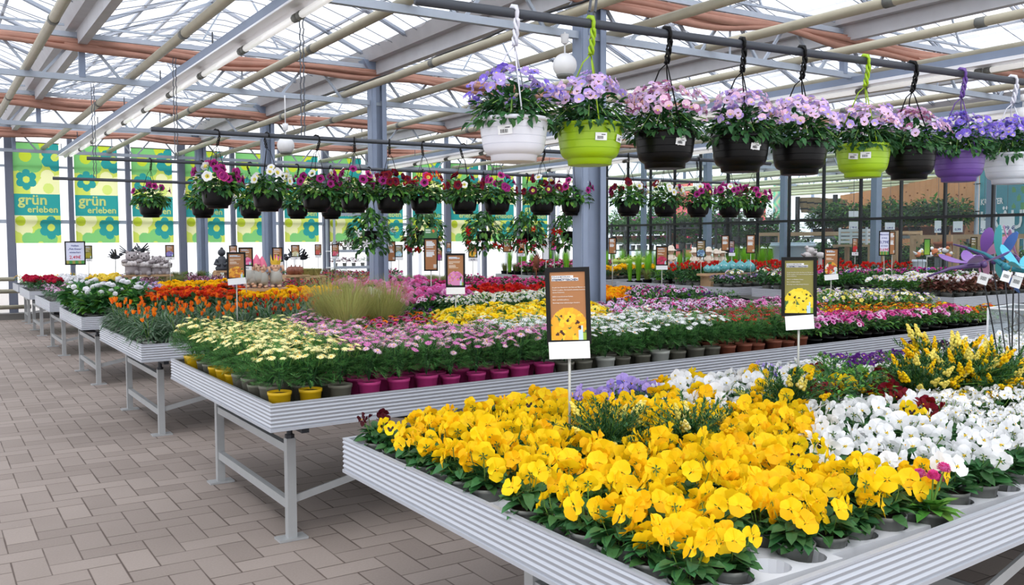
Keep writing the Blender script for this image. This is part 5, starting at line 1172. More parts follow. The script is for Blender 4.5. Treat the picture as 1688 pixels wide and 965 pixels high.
# small petunia baskets on the second rod
PCOL = [(MAG, MAG, WHT), (WHT, WHT, MAG), (MAG, MAG, WHT), (MAG, REDD, WHT), (REDD, MAG, WHT), (RED, MAG, REDD), (REDD, REDD, WHT), (MAG, MAG, REDD), (REDD, WHT, MAGD), (MAG, WHT, REDD), (REDD, WHT, MAG), (WHT, REDD, MAG), (MAG, MAGD, WHT), (MAG, MAG, WHT), (MAG, MAG, REDD)]
PFM = {}
def pfm(m):
    if m.name not in PFM:
        L = []
        for i in range(3):
            mb = MB(); f_petunia(m, MAGD if m in (MAG, REDD) else YELP, .04, i, 1, PNKD if m is MAG and i == 0 else None)(mb, Matrix.Identity(4)); L.append(mb.mesh('flower'))
        PFM[m.name] = L
    return PFM[m.name]
def small_basket(c, top, cols, lab, seed, nfl, grp, D=.25, trail=0):
    rn = random.Random(seed); t = empty('petunia_basket', (c.x, c.y, c.z - top), rn.uniform(0, 6)); tag(t, lab, 'hanging basket', grp)
    mb = MB(); H = basket_pot(mb, D, BLKPOT, False); build(mb, 'pot', t, True); hook(t, H, top, D, BLACK, False)
    build(basket_foliage(rn, D, H, 300, .2, .18, .06, .034, [LEAF, LEAFD, LEAFB]), 'foliage', t)
    for q in range(nfl):
        d = hemi(rn, .15, .95); pos = V((d.x * .21, d.y * .21, H + .04 + .17 * d.z + rn.uniform(-.01, .03))); n = V((d.x * 1.2 + rn.uniform(-.3, .3), d.y * 1.2 + rn.uniform(-.3, .3), d.z * .4 + .05))
        put('flower', pfm(cols[0 if rn.random() < .6 else rn.randrange(3)])[rn.randrange(3)], t).matrix_local = face(pos, n, rn.uniform(0, 6), rn.uniform(.85, 1.15))
def on_rod(rd, px):
    lo, hi = -.2, 1.3
    for _ in range(32):
        mid = (lo + hi) / 2
        if proj(rd[0].lerp(rd[1], mid))[0] < px: lo = mid
        else: hi = mid
    return rd[0].lerp(rd[1], lo)
SMALL = [356, 440, 521, 584, 642, 698, 764, 819, 893, 945, 1036, 1097, 1151, 1203, 1243]
desc = ['plum purple', 'white and purple', 'plum purple', 'purple and dark red', 'dark red and purple', 'red and pink', 'dark red', 'plum and red', 'dark red and white', 'purple and white', 'dark red and white', 'white and dark red', 'purple and plum', 'bright purple', 'bright purple']
for i, px in enumerate(SMALL): small_basket(on_rod(ROD2, px), .62 if i else .6, PCOL[i], 'black basket of %s petunias, %s from aisle end, middle rod' % (desc[i], nth(i + 1)), 100 + i, (22, 14, 21, 16, 20, 17, 18, 18, 12, 14, 15, 14, 16, 19, 18)[i], 'petunia baskets on the middle rod')
for i, px in enumerate((247, 333, 412, 489, 545)): small_basket(on_rod(ROD3, px), .6, (PCOL[0], PCOL[1], PCOL[1], PCOL[12], PCOL[0])[i], 'black basket of few petunias, %s from aisle end, rear rod before posters' % nth(i + 1), 200 + i, (7, 5, 5, 6, 5)[i], 'petunia baskets on the rear rod')
# trailing white and red mandevillas further along the rear rod
TRM = {}
for m in (WHT, RED, CRI):
    mb = MB(); f_trumpet(m, .042, 3)(mb, Matrix.Identity(4)); TRM[m.name] = mb.mesh('flower')
for i, (px, ms, wd) in enumerate(((608, [WHT], .3), (697, [RED, CRI], .27), (797, [RED, RED], .29), (868, [RED, CRI], .27), (936, [RED, RED], .27))):
    c = on_rod(ROD3, px); rn = random.Random(300 + i); t = empty('mandevilla_basket', (c.x, c.y, c.z - .86), rn.uniform(0, 6)); tag(t, '%s flowering mandevilla trailing from a small black basket, %s' % ('white' if i == 0 else 'red', ('in front of the thinner column', 'first red one beside the column', 'second red one', 'third red one', 'last red one beside the thick column')[i]), 'hanging basket', 'mandevilla baskets')
    mb = MB(); H = basket_pot(mb, .2, BLKPOT, False); build(mb, 'pot', t, True); hook(t, H, .86, .2, BLACK, False); fo = MB()
    for q in range(340):
        d = hemi(rn, -.75, 1); b = V((d.x * wd * rn.uniform(.4, 1), d.y * wd * rn.uniform(.4, 1), H * .8 + d.z * .26 + rn.uniform(-.05, .05)))
        if math.hypot(b.x, b.y) < .11 and b.z < H: continue
        leaf(fo, b, (d.x + rn.uniform(-.5, .5), d.y + rn.uniform(-.5, .5), rn.uniform(-.9, .4)), rn.uniform(.07, .1), .042, (LEAFD, LEAF, LEAFB)[q % 3], .4, 1, rn.uniform(-.4, .4))
    for q in range(16): a = q * .4; fo.tube([(0, 0, H), (wd * .7 * math.cos(a), wd * .7 * math.sin(a), H * .9), (wd * .95 * math.cos(a), wd * .95 * math.sin(a), -.12 * rn.random())], .004, LEAFD, 4, False)
    build(fo, 'foliage', t)
    for q in range(11):
        d = hemi(rn, -.8, .2); pos = V((d.x * wd * 1.05, d.y * wd * 1.05, H * .7 + d.z * .3)); put('flower', TRM[ms[q % len(ms)].name], t).matrix_local = face(pos, (d.x, d.y, d.z * .5 - .2), 0, rn.uniform(.9, 1.3))

# ------------------------------------------------------------------ signs on stakes
BROWN, OLIV = (168, 114, 70), (138, 132, 66)
def sign_col(bg, pic, seed, blot=None, full=False, back=None):
    rn = random.Random(seed); bl = [(rn.uniform(0, 1), rn.uniform(.55, 1), rn.uniform(.09, .15), pic[rn.randrange(len(pic))]) for _ in range(60)]
    sp = [(rn.uniform(.12, .9), rn.uniform(.62, .96), rn.uniform(.025, .045)) for _ in range(11)]
    lines = [rn.uniform(.55, .82) for _ in range(40)]
    def f(u, v):
        if full:
            k = int((v - .06) / .047)
            if .08 < u < .1 + lines[k % 40] * .95 and .06 < v < .6 and (v - .06) / .047 % 1 < .72 and k % 6 != 5: return (222, 224, 226)
            if u > .66 and .82 < v < .95 and (u * 17 % 2 < 1.2): return (226, 232, 226)
            return bg
        if .05 < v < .075 and .08 < u < .6 and seed > 2: return (214, 222, 236)
        if .08 < v < .125 and .08 < u < .78 and seed > 2: return (226, 232, 242) if int(u * 46 + v * 9) % 3 else (70, 84, 112)
        for (a, b, w2) in ((.2, .0, .8), (.232, 0, .78), (.264, 0, .36), (.315, 0, .5), (.36, 0, .52), (.405, 0, .68)):
            if a < v < a + .016 and .08 < u < w2 and seed > 2: return (232, 222, 208)
        cx = (u - .5) / .62; cy = (v - .98) / .46
        if v > .52 and cx * cx + cy * cy < 1:
            if u > .76 and v > .78:
                if abs(u - .84) < .055 and v > .86 or abs(u - .87) < .03 and v > .79: return (196, 222, 238)
                if u > .9 and v > .9: return (150, 184, 60)
            if blot:
                for (a, b, r) in sp:
                    if (u - a) ** 2 + ((v - b) * 1.9) ** 2 < r * r * (1.3 + .8 * math.sin(9 * math.atan2(v - b, u - a))): return blot
            c = (74, 110, 50)
            for (a, b, r, col) in bl:
                if (u - a) ** 2 + ((v - b) * 1.9) ** 2 < r * r * (1 + .18 * math.sin(5 * math.atan2((v - b) * 1.9, u - a))): c = col
            return c
        return bg
    return f
POSTER = {}
TXTW = mat('white_print', (240, 238, 232), .6); TXTD = mat('navy_print', (40, 56, 92), .6); TXTR = mat('red_price_print', (206, 44, 84), .6); TXTB = mat('blue_print', (70, 78, 150), .6)
STAKE = mat('aluminium_stake', (178, 178, 172), .4, .4)
def sign(x0, x1, yt, yb, dep, label, key, col, card=None, base=BED + .004, turn=0, tilt=0, plain=None, slim=None):
    """panel bounds in the photograph and distance; stands on its stake in the bench"""
    for kq in range(60):                                           # nearest depth along the sight line where a bench carries the stake
        dq = dep * (1 + (kq + 1) // 2 * .01 * (-1 if kq % 2 else 1)); pc = at_d((x0 + x1) / 2, yb, dq)
        if any(b_[0] + .04 < pc.x < b_[1] - .04 and b_[2] + .05 < pc.y - b_[4] * (pc.x - b_[0]) < b_[3] - .05 for b_ in BN) and all(abs(pc.x - c_[0]) > .25 or abs(pc.y - c_[1]) > .2 for c_ in COLS): dep = dq; break
    pc = at_d((x0 + x1) / 2, yb, dep); k = dep / F; wd, ht = (x1 - x0) * k, (yb - yt) * k; lx = (x0 + x1) / 2
    ang = math.atan2(pc.x, pc.y); rzv = -ang + turn
    if slim: wd = slim
    t = empty('plant_sign', (pc.x, pc.y, base), rzv); tag(t, label, 'sign', 'framed plant signs on stakes'); b = pc.z - base
    fw = min(.018, wd * .1)
    Mx = Matrix.Translation((0, 0, b)) @ Matrix.Rotation(tilt, 4, 'Y')
    mb = MB(); mb.tube([(0, .008, 0), (0, .008, b + .03)], .0055, STAKE, 7); build(mb, 'stake', t, True)
    mb = MB()
    for (a0, c0, a1, c1) in ((-wd / 2, 0, -wd / 2 + fw, ht), (wd / 2 - fw, 0, wd / 2, ht), (-wd / 2 + fw, 0, wd / 2 - fw, fw), (-wd / 2 + fw, ht - fw, wd / 2 - fw, ht)): mb.box((a0, -.006, c0), (a1, .006, c1), BLACK, Mx)
    mb.box((-wd / 2 + fw, .001, fw), (wd / 2 - fw, .005, ht - fw), BLACK, Mx); fr = build(mb, 'frame', t)
    kk = (key, round(wd, 2), round(ht, 2))
    if kk not in POSTER: POSTER[kk] = painted('poster', wd - 2 * fw, ht - 2 * fw, 40 if dep < 9 else 22, 76 if dep < 9 else 40, col, PRN)
    po = put('poster', POSTER[kk], t); po.matrix_local = Mx @ Matrix.Translation((0, -.0015, fw))
    if card:
        cw, chh, cz, ctilt, txt = card; M2 = Matrix.Translation((0, -.012, b + cz)) @ Matrix.Rotation(ctilt, 4, 'Y')
        mb = MB(); mb.box((-cw / 2, -.001, -chh), (cw / 2, .001, 0), CARD, M2); cc = build(mb, 'price_card', t)
        if txt: text(txt, chh * .75, TXTD, t, (0, -.0145, b + cz - chh * .78))
    return t, Mx, b, wd, ht, fw
YB, YB2 = (243, 178, 28), (250, 198, 40)
t, Mx, b, wd, ht, fw = sign(902, 975, 441, 568, 3.5, 'brown pansy sign in a black frame, reading STIEFMÜTTERCHEN, standing among the front yellow pansies', 's1', sign_col(BROWN, [YB, YB2, (240, 166, 30)], 1, (60, 26, 14)), (.158, .066, .012, -.05, None), .73, -.12, -.03)
def put_text(t, Mx, s, size, m, x, z, al='LEFT', bold=0):
    o = text(s, size, m, t, (0, 0, 0), align=al, bold=bold); o.matrix_local = Mx @ Matrix.Translation((x, -.0035, z)) @ Matrix.Rotation(PI / 2, 4, 'X'); return o
def sign_text(t, Mx, wd, ht, fw):
    iw = wd - 2 * fw; x = -iw / 2 + iw * .07; mb = MB()
    mb.box((x - .002, -.0028, ht * .868), (x + iw * .6, -.002, ht * .895), CARD, Mx); mb.box((x - .002, -.0028, ht * .825), (x + iw * .74, -.002, ht * .864), CARD, Mx); build(mb, 'title_band', t)
    put_text(t, Mx, 'FÜLLE & BETÖRUNG', ht * .026, TXTD, x, ht * .872); put_text(t, Mx, 'STIEFMÜTTERCHEN', ht * .038, TXTD, x, ht * .829, bold=.0003)
    for k, s in enumerate(('Es geht kein Betrachter des Herz auf: Blumen, weiß', 'Farben zu geben. Die beeindruckendste heimischer', 'Garten-Schönheit.', 'Blüht in verschiedenen Farben.', 'Beet- und Balkonpflanze.', 'Bevorzugt einen halbschattigen Standort.')):
        put_text(t, Mx, s, ht * .0215, TXTW, x, ht * (.735, .703, .671, .617, .576, .535)[k])
sign_text(t, Mx, wd, ht, fw)
t, Mx, b, wd, ht, fw = sign(1289, 1345, 424, 522, 4.5, 'olive green pansy sign in a black frame with yellow flower picture, beside the dark genista', 's2', sign_col(OLIV, [(244, 214, 32), (250, 224, 60)], 2, (40, 30, 14)), (.135, .07, .006, -.09, None), .73, .05, -.01)
sign_text(t, Mx, wd, ht, fw)
CARDB = lambda w, tx=None, tl=0: (w, w * .3, .0, tl, tx)
BR = BROWN
sign(735, 767, 418, 474, 7.3, 'brown sign with pink daisy picture and white card, among pink and white marguerites', 's3', sign_col(BR, [(206, 110, 170), (220, 140, 190)], 3, (214, 160, 60)), (.15, .055, 0, 0, None))
sign(699, 722, 393, 447, 9.9, 'brown text-only sign standing behind the pink daisy sign', 's4', sign_col(BR, [BR], 4, None, True))
sign(375, 405, 416, 461, 7.9, 'brown sign with orange-yellow flower picture above the orange gazanias', 's5', sign_col(BR, [(232, 160, 40), (240, 182, 60), (200, 110, 30)], 5), (.15, .055, .012, -.08, None))
for a in [(140, 152, 405, 427, 17.5, 'small olive sign just behind the 2,49€ price sign', 's7', sign_col(OLIV, [(170, 160, 40)], 7), (.13, .05, 0, 0, '2,49')),
          (273, 287, 404, 424, 16.0, 'small brown sign with violet flower picture between poster wall posts', 's8', sign_col(BR, [(120, 110, 190), (150, 140, 210)], 8), (.15, .05, 0, 0, '2,99')),
          (394, 417, 408, 439, 11.5, 'brown sign with pink flower picture half hidden behind the orange-yellow flower sign', 's9', sign_col(BR, [(226, 90, 150), (240, 140, 180)], 9), (.14, .05, 0, 0, '1,90')),
          (378, 391, 405, 420, 17.5, 'small brown sign with white flower picture in front of the pillar', 's10', sign_col(BR, [(226, 200, 200)], 10), None),
          (449, 466, 408, 432, 13.5, 'brown sign with magenta flower picture on the pillar, card reading 2,49', 's11', sign_col(BR, [(214, 60, 150), (226, 110, 176)], 11), (.16, .06, 0, 0, '2,49')),
          (480, 494, 404, 424, 16.5, 'small brown sign with white flower picture beside the pillar', 's12', sign_col(BR, [(226, 222, 200), (200, 196, 150)], 12), (.17, .05, 0, 0, '1,99')),
          (519, 530, 403, 421, 19.0, 'small brown sign with coral flower picture near the plant trolley', 's13', sign_col(BR, [(220, 100, 90)], 13), (.12, .05, 0, 0, None)),
          (547, 559, 403, 423, 18.5, 'small brown sign with rose flower picture in front of the plant trolley', 's14', sign_col(BR, [(214, 80, 110), (226, 110, 130)], 14), (.15, .05, 0, 0, '1,49')),
          (638, 652, 398, 431, 14.2, 'brown text-only sign partly hidden behind the thinner column', 's15', sign_col(BR, [BR], 15, None, True), None),
          (651, 664, 404, 424, 17.0, 'small sign with pale blue flower picture beside the thinner column', 's16', sign_col((130, 120, 80), [(150, 200, 220), (190, 220, 232)], 16), (.16, .06, 0, 0, None)),
          (720, 729, 408, 430, 13.8, 'narrow brown sign with purple flower picture peeping out behind the text sign', 's17', sign_col(BR, [(176, 70, 150)], 17), (.14, .05, .28, 0, None)),
          (736, 744, 400, 416, 19.0, 'narrow brown sign with blue flower picture on the white wall', 's18', sign_col(BR, [(120, 150, 190)], 18), None),
          (772, 787, 404, 425, 15.2, 'brown sign with yellow flower picture and price card in front of the white wall', 's19', sign_col(BR, [(226, 166, 40), (240, 190, 60)], 19), (.15, .06, 0, 0, '4,99')),
          (829, 843, 394, 416, 16.5, 'brown text-only sign over the crimson begonias', 's20', sign_col(BR, [BR], 20, None, True), None),
          (854, 865, 399, 418, 17.0, 'small brown sign with orange flower picture beside the text sign', 's21', sign_col(BR, [(236, 104, 40)], 21), (.13, .05, 0, 0, '2,99')),
          (894, 906, 392, 429, 13.0, 'plain white sign in a thin dark frame beside the thick column', 's22', lambda u, v: (240, 242, 248), None),
          (908, 919, 397, 413, 18.0, 'small olive sign with pink flower picture beside the plain white sign', 's23', sign_col(OLIV, [(206, 70, 160)], 23), None),
          (1003, 1016, 392, 419, 13.5, 'brown text-only sign just past the thick column', 's24', sign_col(BR, [BR], 24, None, True), None),
          (1081, 1101, 406, 438, 12.0, 'brown sign with crimson flower picture and white card in front of the pale girl figure', 's25', sign_col(BR, [(190, 40, 80), (206, 70, 100)], 25), (.15, .055, 0, 0, None)),
          (1148, 1163, 396, 424, 15.0, 'olive sign with light blue flower picture among the girl figures', 's26', sign_col((130, 110, 70), [(160, 200, 226), (90, 120, 160)], 26), None),
          (1189, 1202, 388, 414, 17.0, 'brown text-only sign above the bright green plants, next to the purple sign', 's27', sign_col(BR, [BR], 27, None, True), None),
          (1202, 1211, 397, 417, 17.3, 'small sign with purple flower picture above the bright green plants', 's28', sign_col((150, 110, 100), [(120, 90, 170)], 28), (.12, .06, 0, 0, None)),
          (1230, 1245, 387, 418, 16.2, 'brown text-only sign standing alone in the bright green plants', 's29', sign_col(BR, [BR], 29, None, True), None),
          (1358, 1382, 409, 454, 9.7, 'brown sign with mixed flower picture and white card beside the olive pansy sign', 's30', sign_col(BR, [(226, 160, 40), (190, 60, 40), (236, 232, 226)], 30), (.14, .06, .01, -.1, None)),
          (1466, 1475, 382, 420, 12.8, 'narrow brown sign right behind the two-price sign', 's31b', sign_col(BR, [BR], 32, None, True), None),
          (1523, 1533, 394, 421, 15.0, 'narrow bright green sign above the bird ornaments', 's32', lambda u, v: (90 + 60 * v, 160 + 30 * v, 60), None),
          (1600, 1610, 391, 420, 14.6, 'narrow dark framed sign beside the dragonfly wings', 's33', sign_col((110, 100, 60), [(90, 120, 60)], 33), (.1, .07, 0, 0, None)),
          (1405, 1414, 393, 416, 16.8, 'narrow brown sign with red flower picture above the red salvias', 's34', sign_col(BR, [(206, 40, 50)], 34), (.11, .06, 0, 0, '1,99'))]:
    sign(*a)
def white_sign(x0, x1, yt, yb, dep, label, lines):
    t, Mx, b, wd, ht, fw = sign(x0, x1, yt, yb, dep, label, 'w%d' % x0, lambda u, v: (222, 226, 248) if v < .85 else ((110 + 60 * math.sin(u * 19)), 150, 70))
    for s, size, z, m in lines: put_text(t, Mx, s, ht * size, m, 0, ht * z, 'CENTER', .0006)
white_sign(109, 140, 398, 437, 13.8, 'white price sign reading 2,49€ at the aisle end of the lilac bench', [('Nelken', .1, .78, TXTB), ('„Pink Kisses“', .1, .64, TXTB), ('winterhart', .1, .5, TXTB), ('2,49€', .19, .26, TXTR)])
white_sign(1449, 1466, 381, 422, 12.6, 'white sign showing a blue and a pink price, above the red salvias', [('Männertreu', .075, .83, TXTB), ('ab Stück', .06, .7, TXTB), ('0,79€', .15, .5, TXTB), ('ab 3 Stück', .06, .38, TXTB), ('0,69€', .15, .2, TXTR)])
p = at_y(618, 482, 7.0); t = empty('loose_price_card', p, .15); tag(t, 'white price card leaning tilted in the feathery grass', 'price card'); mb = MB(); M2 = Matrix.Rotation(.35, 4, 'Y'); mb.box((-.065, -.002, -.03), (.065, .002, .03), CARD, M2); build(mb, 'card', t); mb = MB(); mb.tube([(0, .004, 0), (0, .004, BED - p.z + .02)], .003, STAKE, 5); build(mb, 'stake', t)
p = at_y(704, 394, 9.0); t = empty('green_sign_card', at_y(710, 400, 8.9), -.6); tag(t, 'green printed card rising above the brown text-only sign', 'sign'); put('card', painted('card', .14, .16, 20, 20, lambda u, v: (210, 226, 210) if .1 < u < .5 and .1 < v < .35 and int(v * 40) % 3 else ((220, 120, 60) if (u - .72) ** 2 + (v - .22) ** 2 < .012 else (70, 130, 76)), PRN), t)
mb = MB(); mb.tube([(0, .006, BED - t.location.z + .02), (0, .006, .02)], .005, STAKE, 5); build(mb, 'stake', t)
# small notices behind the glass
for i, (px, py, w_, h_, s) in enumerate(((1407, 353, 14, 9, ''), (1407, 372, 13, 12, '1,99 €'), (1452, 391, 1, 1, ''), (1467, 373, 14, 11, '1,99 €'), (1546, 374, 9, 18, '1,49'), (1579, 374, 13, 16, '0,99'), (1622, 374, 9, 18, '2,49'), (1660, 368, 19, 28, '1,99 €'), (1290, 374, 11, 9, '4,99'))):
    if w_ < 2: continue
    X = 18.2; p = at_x(px, py, X); k = (p - V((0, 0, CAMH))).length / F; t = empty('hanging_notice', p, -math.atan2(p.x, p.y)); tag(t, 'small white notice hanging behind the glass wall, %s from the olive sign' % nth(i + 1), 'sign', 'notices behind the glass wall')
    mb = MB(); W2, H2 = w_ * k / 2, h_ * k / 2; mb.box((-W2, -.004, -H2), (W2, .004, H2), CARD); mb.tube([(0, 0, H2), (0, 0, 3.4 - p.z)], .004, CORD, 4); build(mb, 'card', t)
    if s: text(s, H2 * .6, TXTB, t, (0, -.006, -H2 * .7), bold=.002)
# ------------------------------------------------------------------ dragonfly stakes
DP, DT, DPK, DB = (mat('purple_wing', (134, 88, 176), .4), mat('turquoise_wing', (60, 176, 200), .4), mat('pink_wing', (216, 150, 190), .4), mat('blue_wing', (66, 112, 190), .4)); DTE = mat('teal_wing', (78, 186, 190), .4); DBODY = mat('dragonfly_body', (80, 56, 110), .35); DBT = mat('teal_body', (40, 130, 150), .35)
def dragonfly(px, py, dep, wm, bm, L, label, rot, foot, tagged=True, pitch=0):
    p = at_d(px, py, dep); t = empty('dragonfly_stake', p, 0); tag(t, label, 'garden ornament', 'dragonfly stakes'); Mr = Matrix.Rotation(rot[2], 4, 'Z') @ Matrix.Rotation(rot[1], 4, 'Y') @ Matrix.Rotation(rot[0], 4, 'X')
    mb = MB(); mb.tube([Mr @ V(q) for q in ((.0, 0, 0), (.05, 0, .004), (.16, 0, .0), (.3 * L / .2, 0, -.03))], [.016, .014, .009, .005], bm, 8); mb.ball(Mr @ V((-.025, 0, .002)), .02, bm, 9, 6); build(mb, 'body', t, True)
    for s in (-1, 1):
        for k, (a, ll, w2) in enumerate(((-.35, L * 1.15, .075), (.3, L * 1.05, .085))):
            mb = MB(); n = 8; vs = []
            for i in range(n + 1):
                u = i / n; hw = w2 / 2 * math.sin(PI * min(1, .12 + .86 * u)) ** .6 * (.55 + .6 * u); c = V((.03 + .02 * k + math.sin(a) * ll * u, s * (.012 + math.cos(a) * ll * u), .02 + .25 * ll * u * u)); 
                for e in (-1, 1):
                    for h in (-.0015, .0015): vs.append(Mr @ (c + V((e * hw * math.cos(a), -s * e * hw * math.sin(a), h))))
            fs = []
            for i in range(n): o = i * 4; fs += [(o, o + 2, o + 6, o + 4), (o + 1, o + 5, o + 7, o + 3), (o, o + 4, o + 5, o + 1), (o + 2, o + 3, o + 7, o + 6)]
            mb.add(vs, fs + [(0, 1, 3, 2), (n * 4, n * 4 + 2, n * 4 + 3, n * 4 + 1)], wm[k % len(wm)]); build(mb, 'wing', t)
    f = at_z(foot[0], foot[1], .84) - p; mb = MB(); mb.tube([V((.02, 0, -.01)), V((.02, 0, -.01)).lerp(f, .5) + V((0, 0, .01)), f], .004, DARKM, 6); build(mb, 'stake', t, True)
    if tagged:
        mb = MB(); c = V((-.01, -.03, -.07)); M2 = Matrix.Translation(c) @ Matrix.Rotation(-.7, 4, 'Z') @ Matrix.Rotation(.3, 4, 'Y'); mb.box((-.026, -.001, -.03), (.026, .001, .03), CARD, M2)
        for k in range(8): mb.box((-.016 + k * .004, -.0016, -.008), (-.0145 + k * .004 + .001 * (k % 2), -.001, .012), INK, M2)
        mb.tube([V((.02, 0, 0)), c + V((0, 0, .03))], .001, CORD, 4); build(mb, 'price_tag', t)
dragonfly(1614, 438, 4.9, [DP, DP], DBODY, .19, 'purple dragonfly on a stake, spread toward the aisle', (0, .1, 2.6), (1652, 625))
dragonfly(1668, 443, 4.8, [DT, DT], DBT, .19, 'turquoise dragonfly with drooping wings, nearest the camera of the stakes', (.2, .25, -.9), (1667, 622))
dragonfly(1652, 436, 5.3, [DB, DTE], DBT, .18, 'blue and teal dragonfly with wings raised behind the turquoise one', (1.2, -.4, 1.2), (1668, 612))
dragonfly(1676, 428, 5.4, [DPK, DPK], DBODY, .17, 'pink dragonfly behind the blue and turquoise ones', (.9, -.3, .8), (1680, 612))
dragonfly(1632, 428, 5.6, [DPK, DP], DBODY, .15, 'pink and purple dragonfly between the purple and blue ones', (1.0, -.5, 2.1), (1662, 610), False)
# clear box with decoration beyond the stakes
p0 = at_z(1652, 590, .76); t = empty('clear_box', (p0.x + .55, p0.y + .1, .76), .2); tag(t, 'transparent box of wire decorations behind the dragonfly stakes, on the front bench', 'box'); SKIPBOX = True
ACR = sheet('clear_acrylic', (225, 232, 236), .78, .3, (236, 242, 244))
mb = MB(); mb.add([(-.3, -.2, 0), (.3, -.2, 0), (.3, .2, 0), (-.3, .2, 0), (-.3, -.2, .34), (.3, -.2, .34), (.3, .2, .34), (-.3, .2, .34)], [(0, 1, 5, 4), (1, 2, 6, 5), (2, 3, 7, 6), (3, 0, 4, 7), (4, 5, 6, 7), (0, 3, 2, 1)], ACR); build(mb, 'shell', t)
mb = MB(); E8 = [(-.3, -.2), (.3, -.2), (.3, .2), (-.3, .2)]
for k in range(4):
    a, b = E8[k], E8[(k + 1) % 4]; mb.bar((*a, 0), (*a, .34), .012, .012, WHITEP); mb.bar((*a, .34), (*b, .34), .012, .012, WHITEP); mb.bar((*a, 0), (*b, 0), .012, .012, WHITEP)
build(mb, 'edge_strips', t); rn = random.Random(9)
mb = MB()
for q in range(12): mb.tube([(rn.uniform(-.27, .27), rn.uniform(-.15, .15), .02), (rn.uniform(-.2, .2), rn.uniform(-.15, .15), .17), (rn.uniform(-.27, .27), rn.uniform(-.15, .15), .3)], .006, (STAKE, OLIVE, CORD, BRONZE)[q % 4], 5)
build(mb, 'wire_decoration', t)
# bird and tulip shaped decorations on stakes on the petunia bench
for i, (px, py) in enumerate(((1513, 420), (1521, 417), (1532, 420), (1541, 414), (1549, 419), (1558, 413), (1562, 422))):
    p = at_y(px, py, 10.2); t = empty('ceramic_bird_stake', p, i * .9); tag(t, 'small orange, yellow and white ceramic bird on a stake, %s in the cluster' % nth(i + 1), 'garden ornament', 'ceramic birds on stakes')
    c1, c2 = ((ORG, WHITEG), (GOLD, WHITEG), (WHITEG, ORG))[i % 3]
    part(t, 'body', B(lambda m: m.ball((0, 0, 0), .05, c1, 9, 7, None, (1.5, .9, 1)))); part(t, 'head', B(lambda m: (m.ball((.06, 0, .05), .034, c2, 8, 6), m.tube([(.08, 0, .05), (.125, 0, .045)], [.012, .002], GOLD, 5)))); part(t, 'tail', B(lambda m: m.tube([(-.05, 0, .01), (-.15, 0, .06)], [.03, .006], c2, 6)))
    part(t, 'stake', B(lambda m: m.tube([(0, 0, -.04), (.02, 0, BED - p.z + .02)], .004, DARKM, 5)))
# white and grey bird figures pile, tubs
for i, (px, py) in enumerate(((1330, 420), (1341, 418), (1352, 420), (1336, 412))):
    p = at_y(px, py + 6, 11.9); t = empty('stone_bird_figure', (p.x, p.y, p.z), i); tag(t, 'pale weathered stone bird figure beside the red flowers, %s' % ('front one', 'middle one', 'last one', 'topmost one')[i], 'garden ornament', 'pale stone birds')
    part(t, 'body', B(lambda m: (m.ball((0, 0, .06), .07, STONEW, 9, 7, None, (1.4, 1, .9)), m.lathe([(0, BED + .02 - p.z), (.05, BED + .02 - p.z), (.04, .03), (0, .03)], STONE, 8)))); part(t, 'head', B(lambda m: (m.ball((.09, 0, .12), .036, STONEW, 7, 5), m.tube([(.11, 0, .12), (.16, 0, .11)], [.012, .002], STONE, 5)))); part(t, 'tail', B(lambda m: m.tube([(-.07, 0, .06), (-.17, 0, .08)], [.04, .012], STONE, 6)))
TUB = mat('bluish_white_tub', (214, 226, 240), .35)
def tub(px0, px1, pt, pb, X, label):
    a, b = at_x(px0, pb, X), at_x(px1, pb, X); zt = at_x(px0, pt, X).z; r = (b - a).length / 2; c = (a + b) / 2; h = zt - c.z
    t = empty('plastic_tub', c); tag(t, label, 'tub'); mb = MB(); mb.lathe([(0, 0), (r * .85, 0), (r * .88, h * .1), (r * .98, h * .9), (r * 1.05, h * .92), (r * 1.05, h), (r * .98, h), (r * .8, h * .15), (0, h * .12)], TUB, 20); build(mb, 'body', t, True)
    mb = MB(); mb.lathe([(r * 1.05, h * .8), (r * 1.1, h * .82), (r * 1.1, h * .9), (r * 1.05, h * .92)], TUB, 20); build(mb, 'rim', t, True)
    mb = MB(); mb.lathe([(r * .8, -c.z), (r * .9, -c.z), (r * .9, 0), (0, 0)], PALE, 14); build(mb, 'stand', t)
tub(1280, 1334, 400, 436, 17.7, 'large bluish white plastic tub behind the glass, beside the bright green plants')
tub(1505, 1524, 428, 448, 15.9, 'small pale plastic tub beside the ceramic birds')
# ------------------------------------------------------------------ plant trolley before the far wall
p = at_y(590, 455, 21.95); t = empty('plant_trolley', (p.x - .05, 22.1, 0)); tag(t, 'tall metal plant trolley with plant shelves in front of the poster wall', 'trolley'); TRX, TRY = t.location.x, t.location.y
for sx in (-.62, .62):
    for sy in (-.25, .25): mb = MB(); mb.box((sx - .025, sy - .025, .1), (sx + .025, sy + .025, 2.55), GALV); mb.ball((sx, sy, .06), .06, BLACK, 8, 6); build(mb, 'post', t)
for z in (.25, 1.0, 1.42, 2.35):
    mb = MB(); mb.box((-.65, -.28, z - .02), (.65, .28, z), WHITEP); mb.box((-.65, -.285, z - .04), (.65, -.28, z + .03), GALV); build(mb, 'shelf', t)
for k, z in enumerate((1.0, 1.42, 2.35)):
    for i in range(5): SP[('dl', 'br', 'gs')[k] if i < 3 else ('gm', 'rb', 'gs')[k]].place((TRX - .5 + i * .25, TRY, z), i, .95, 'one', '%s on the trolley, %s along its %s shelf' % (('leafy plant', 'dark-leaved plant', 'short grass')[k], nth(i + 1), ('lower', 'middle', 'top')[k]), 'plants on the trolley shelves', i)
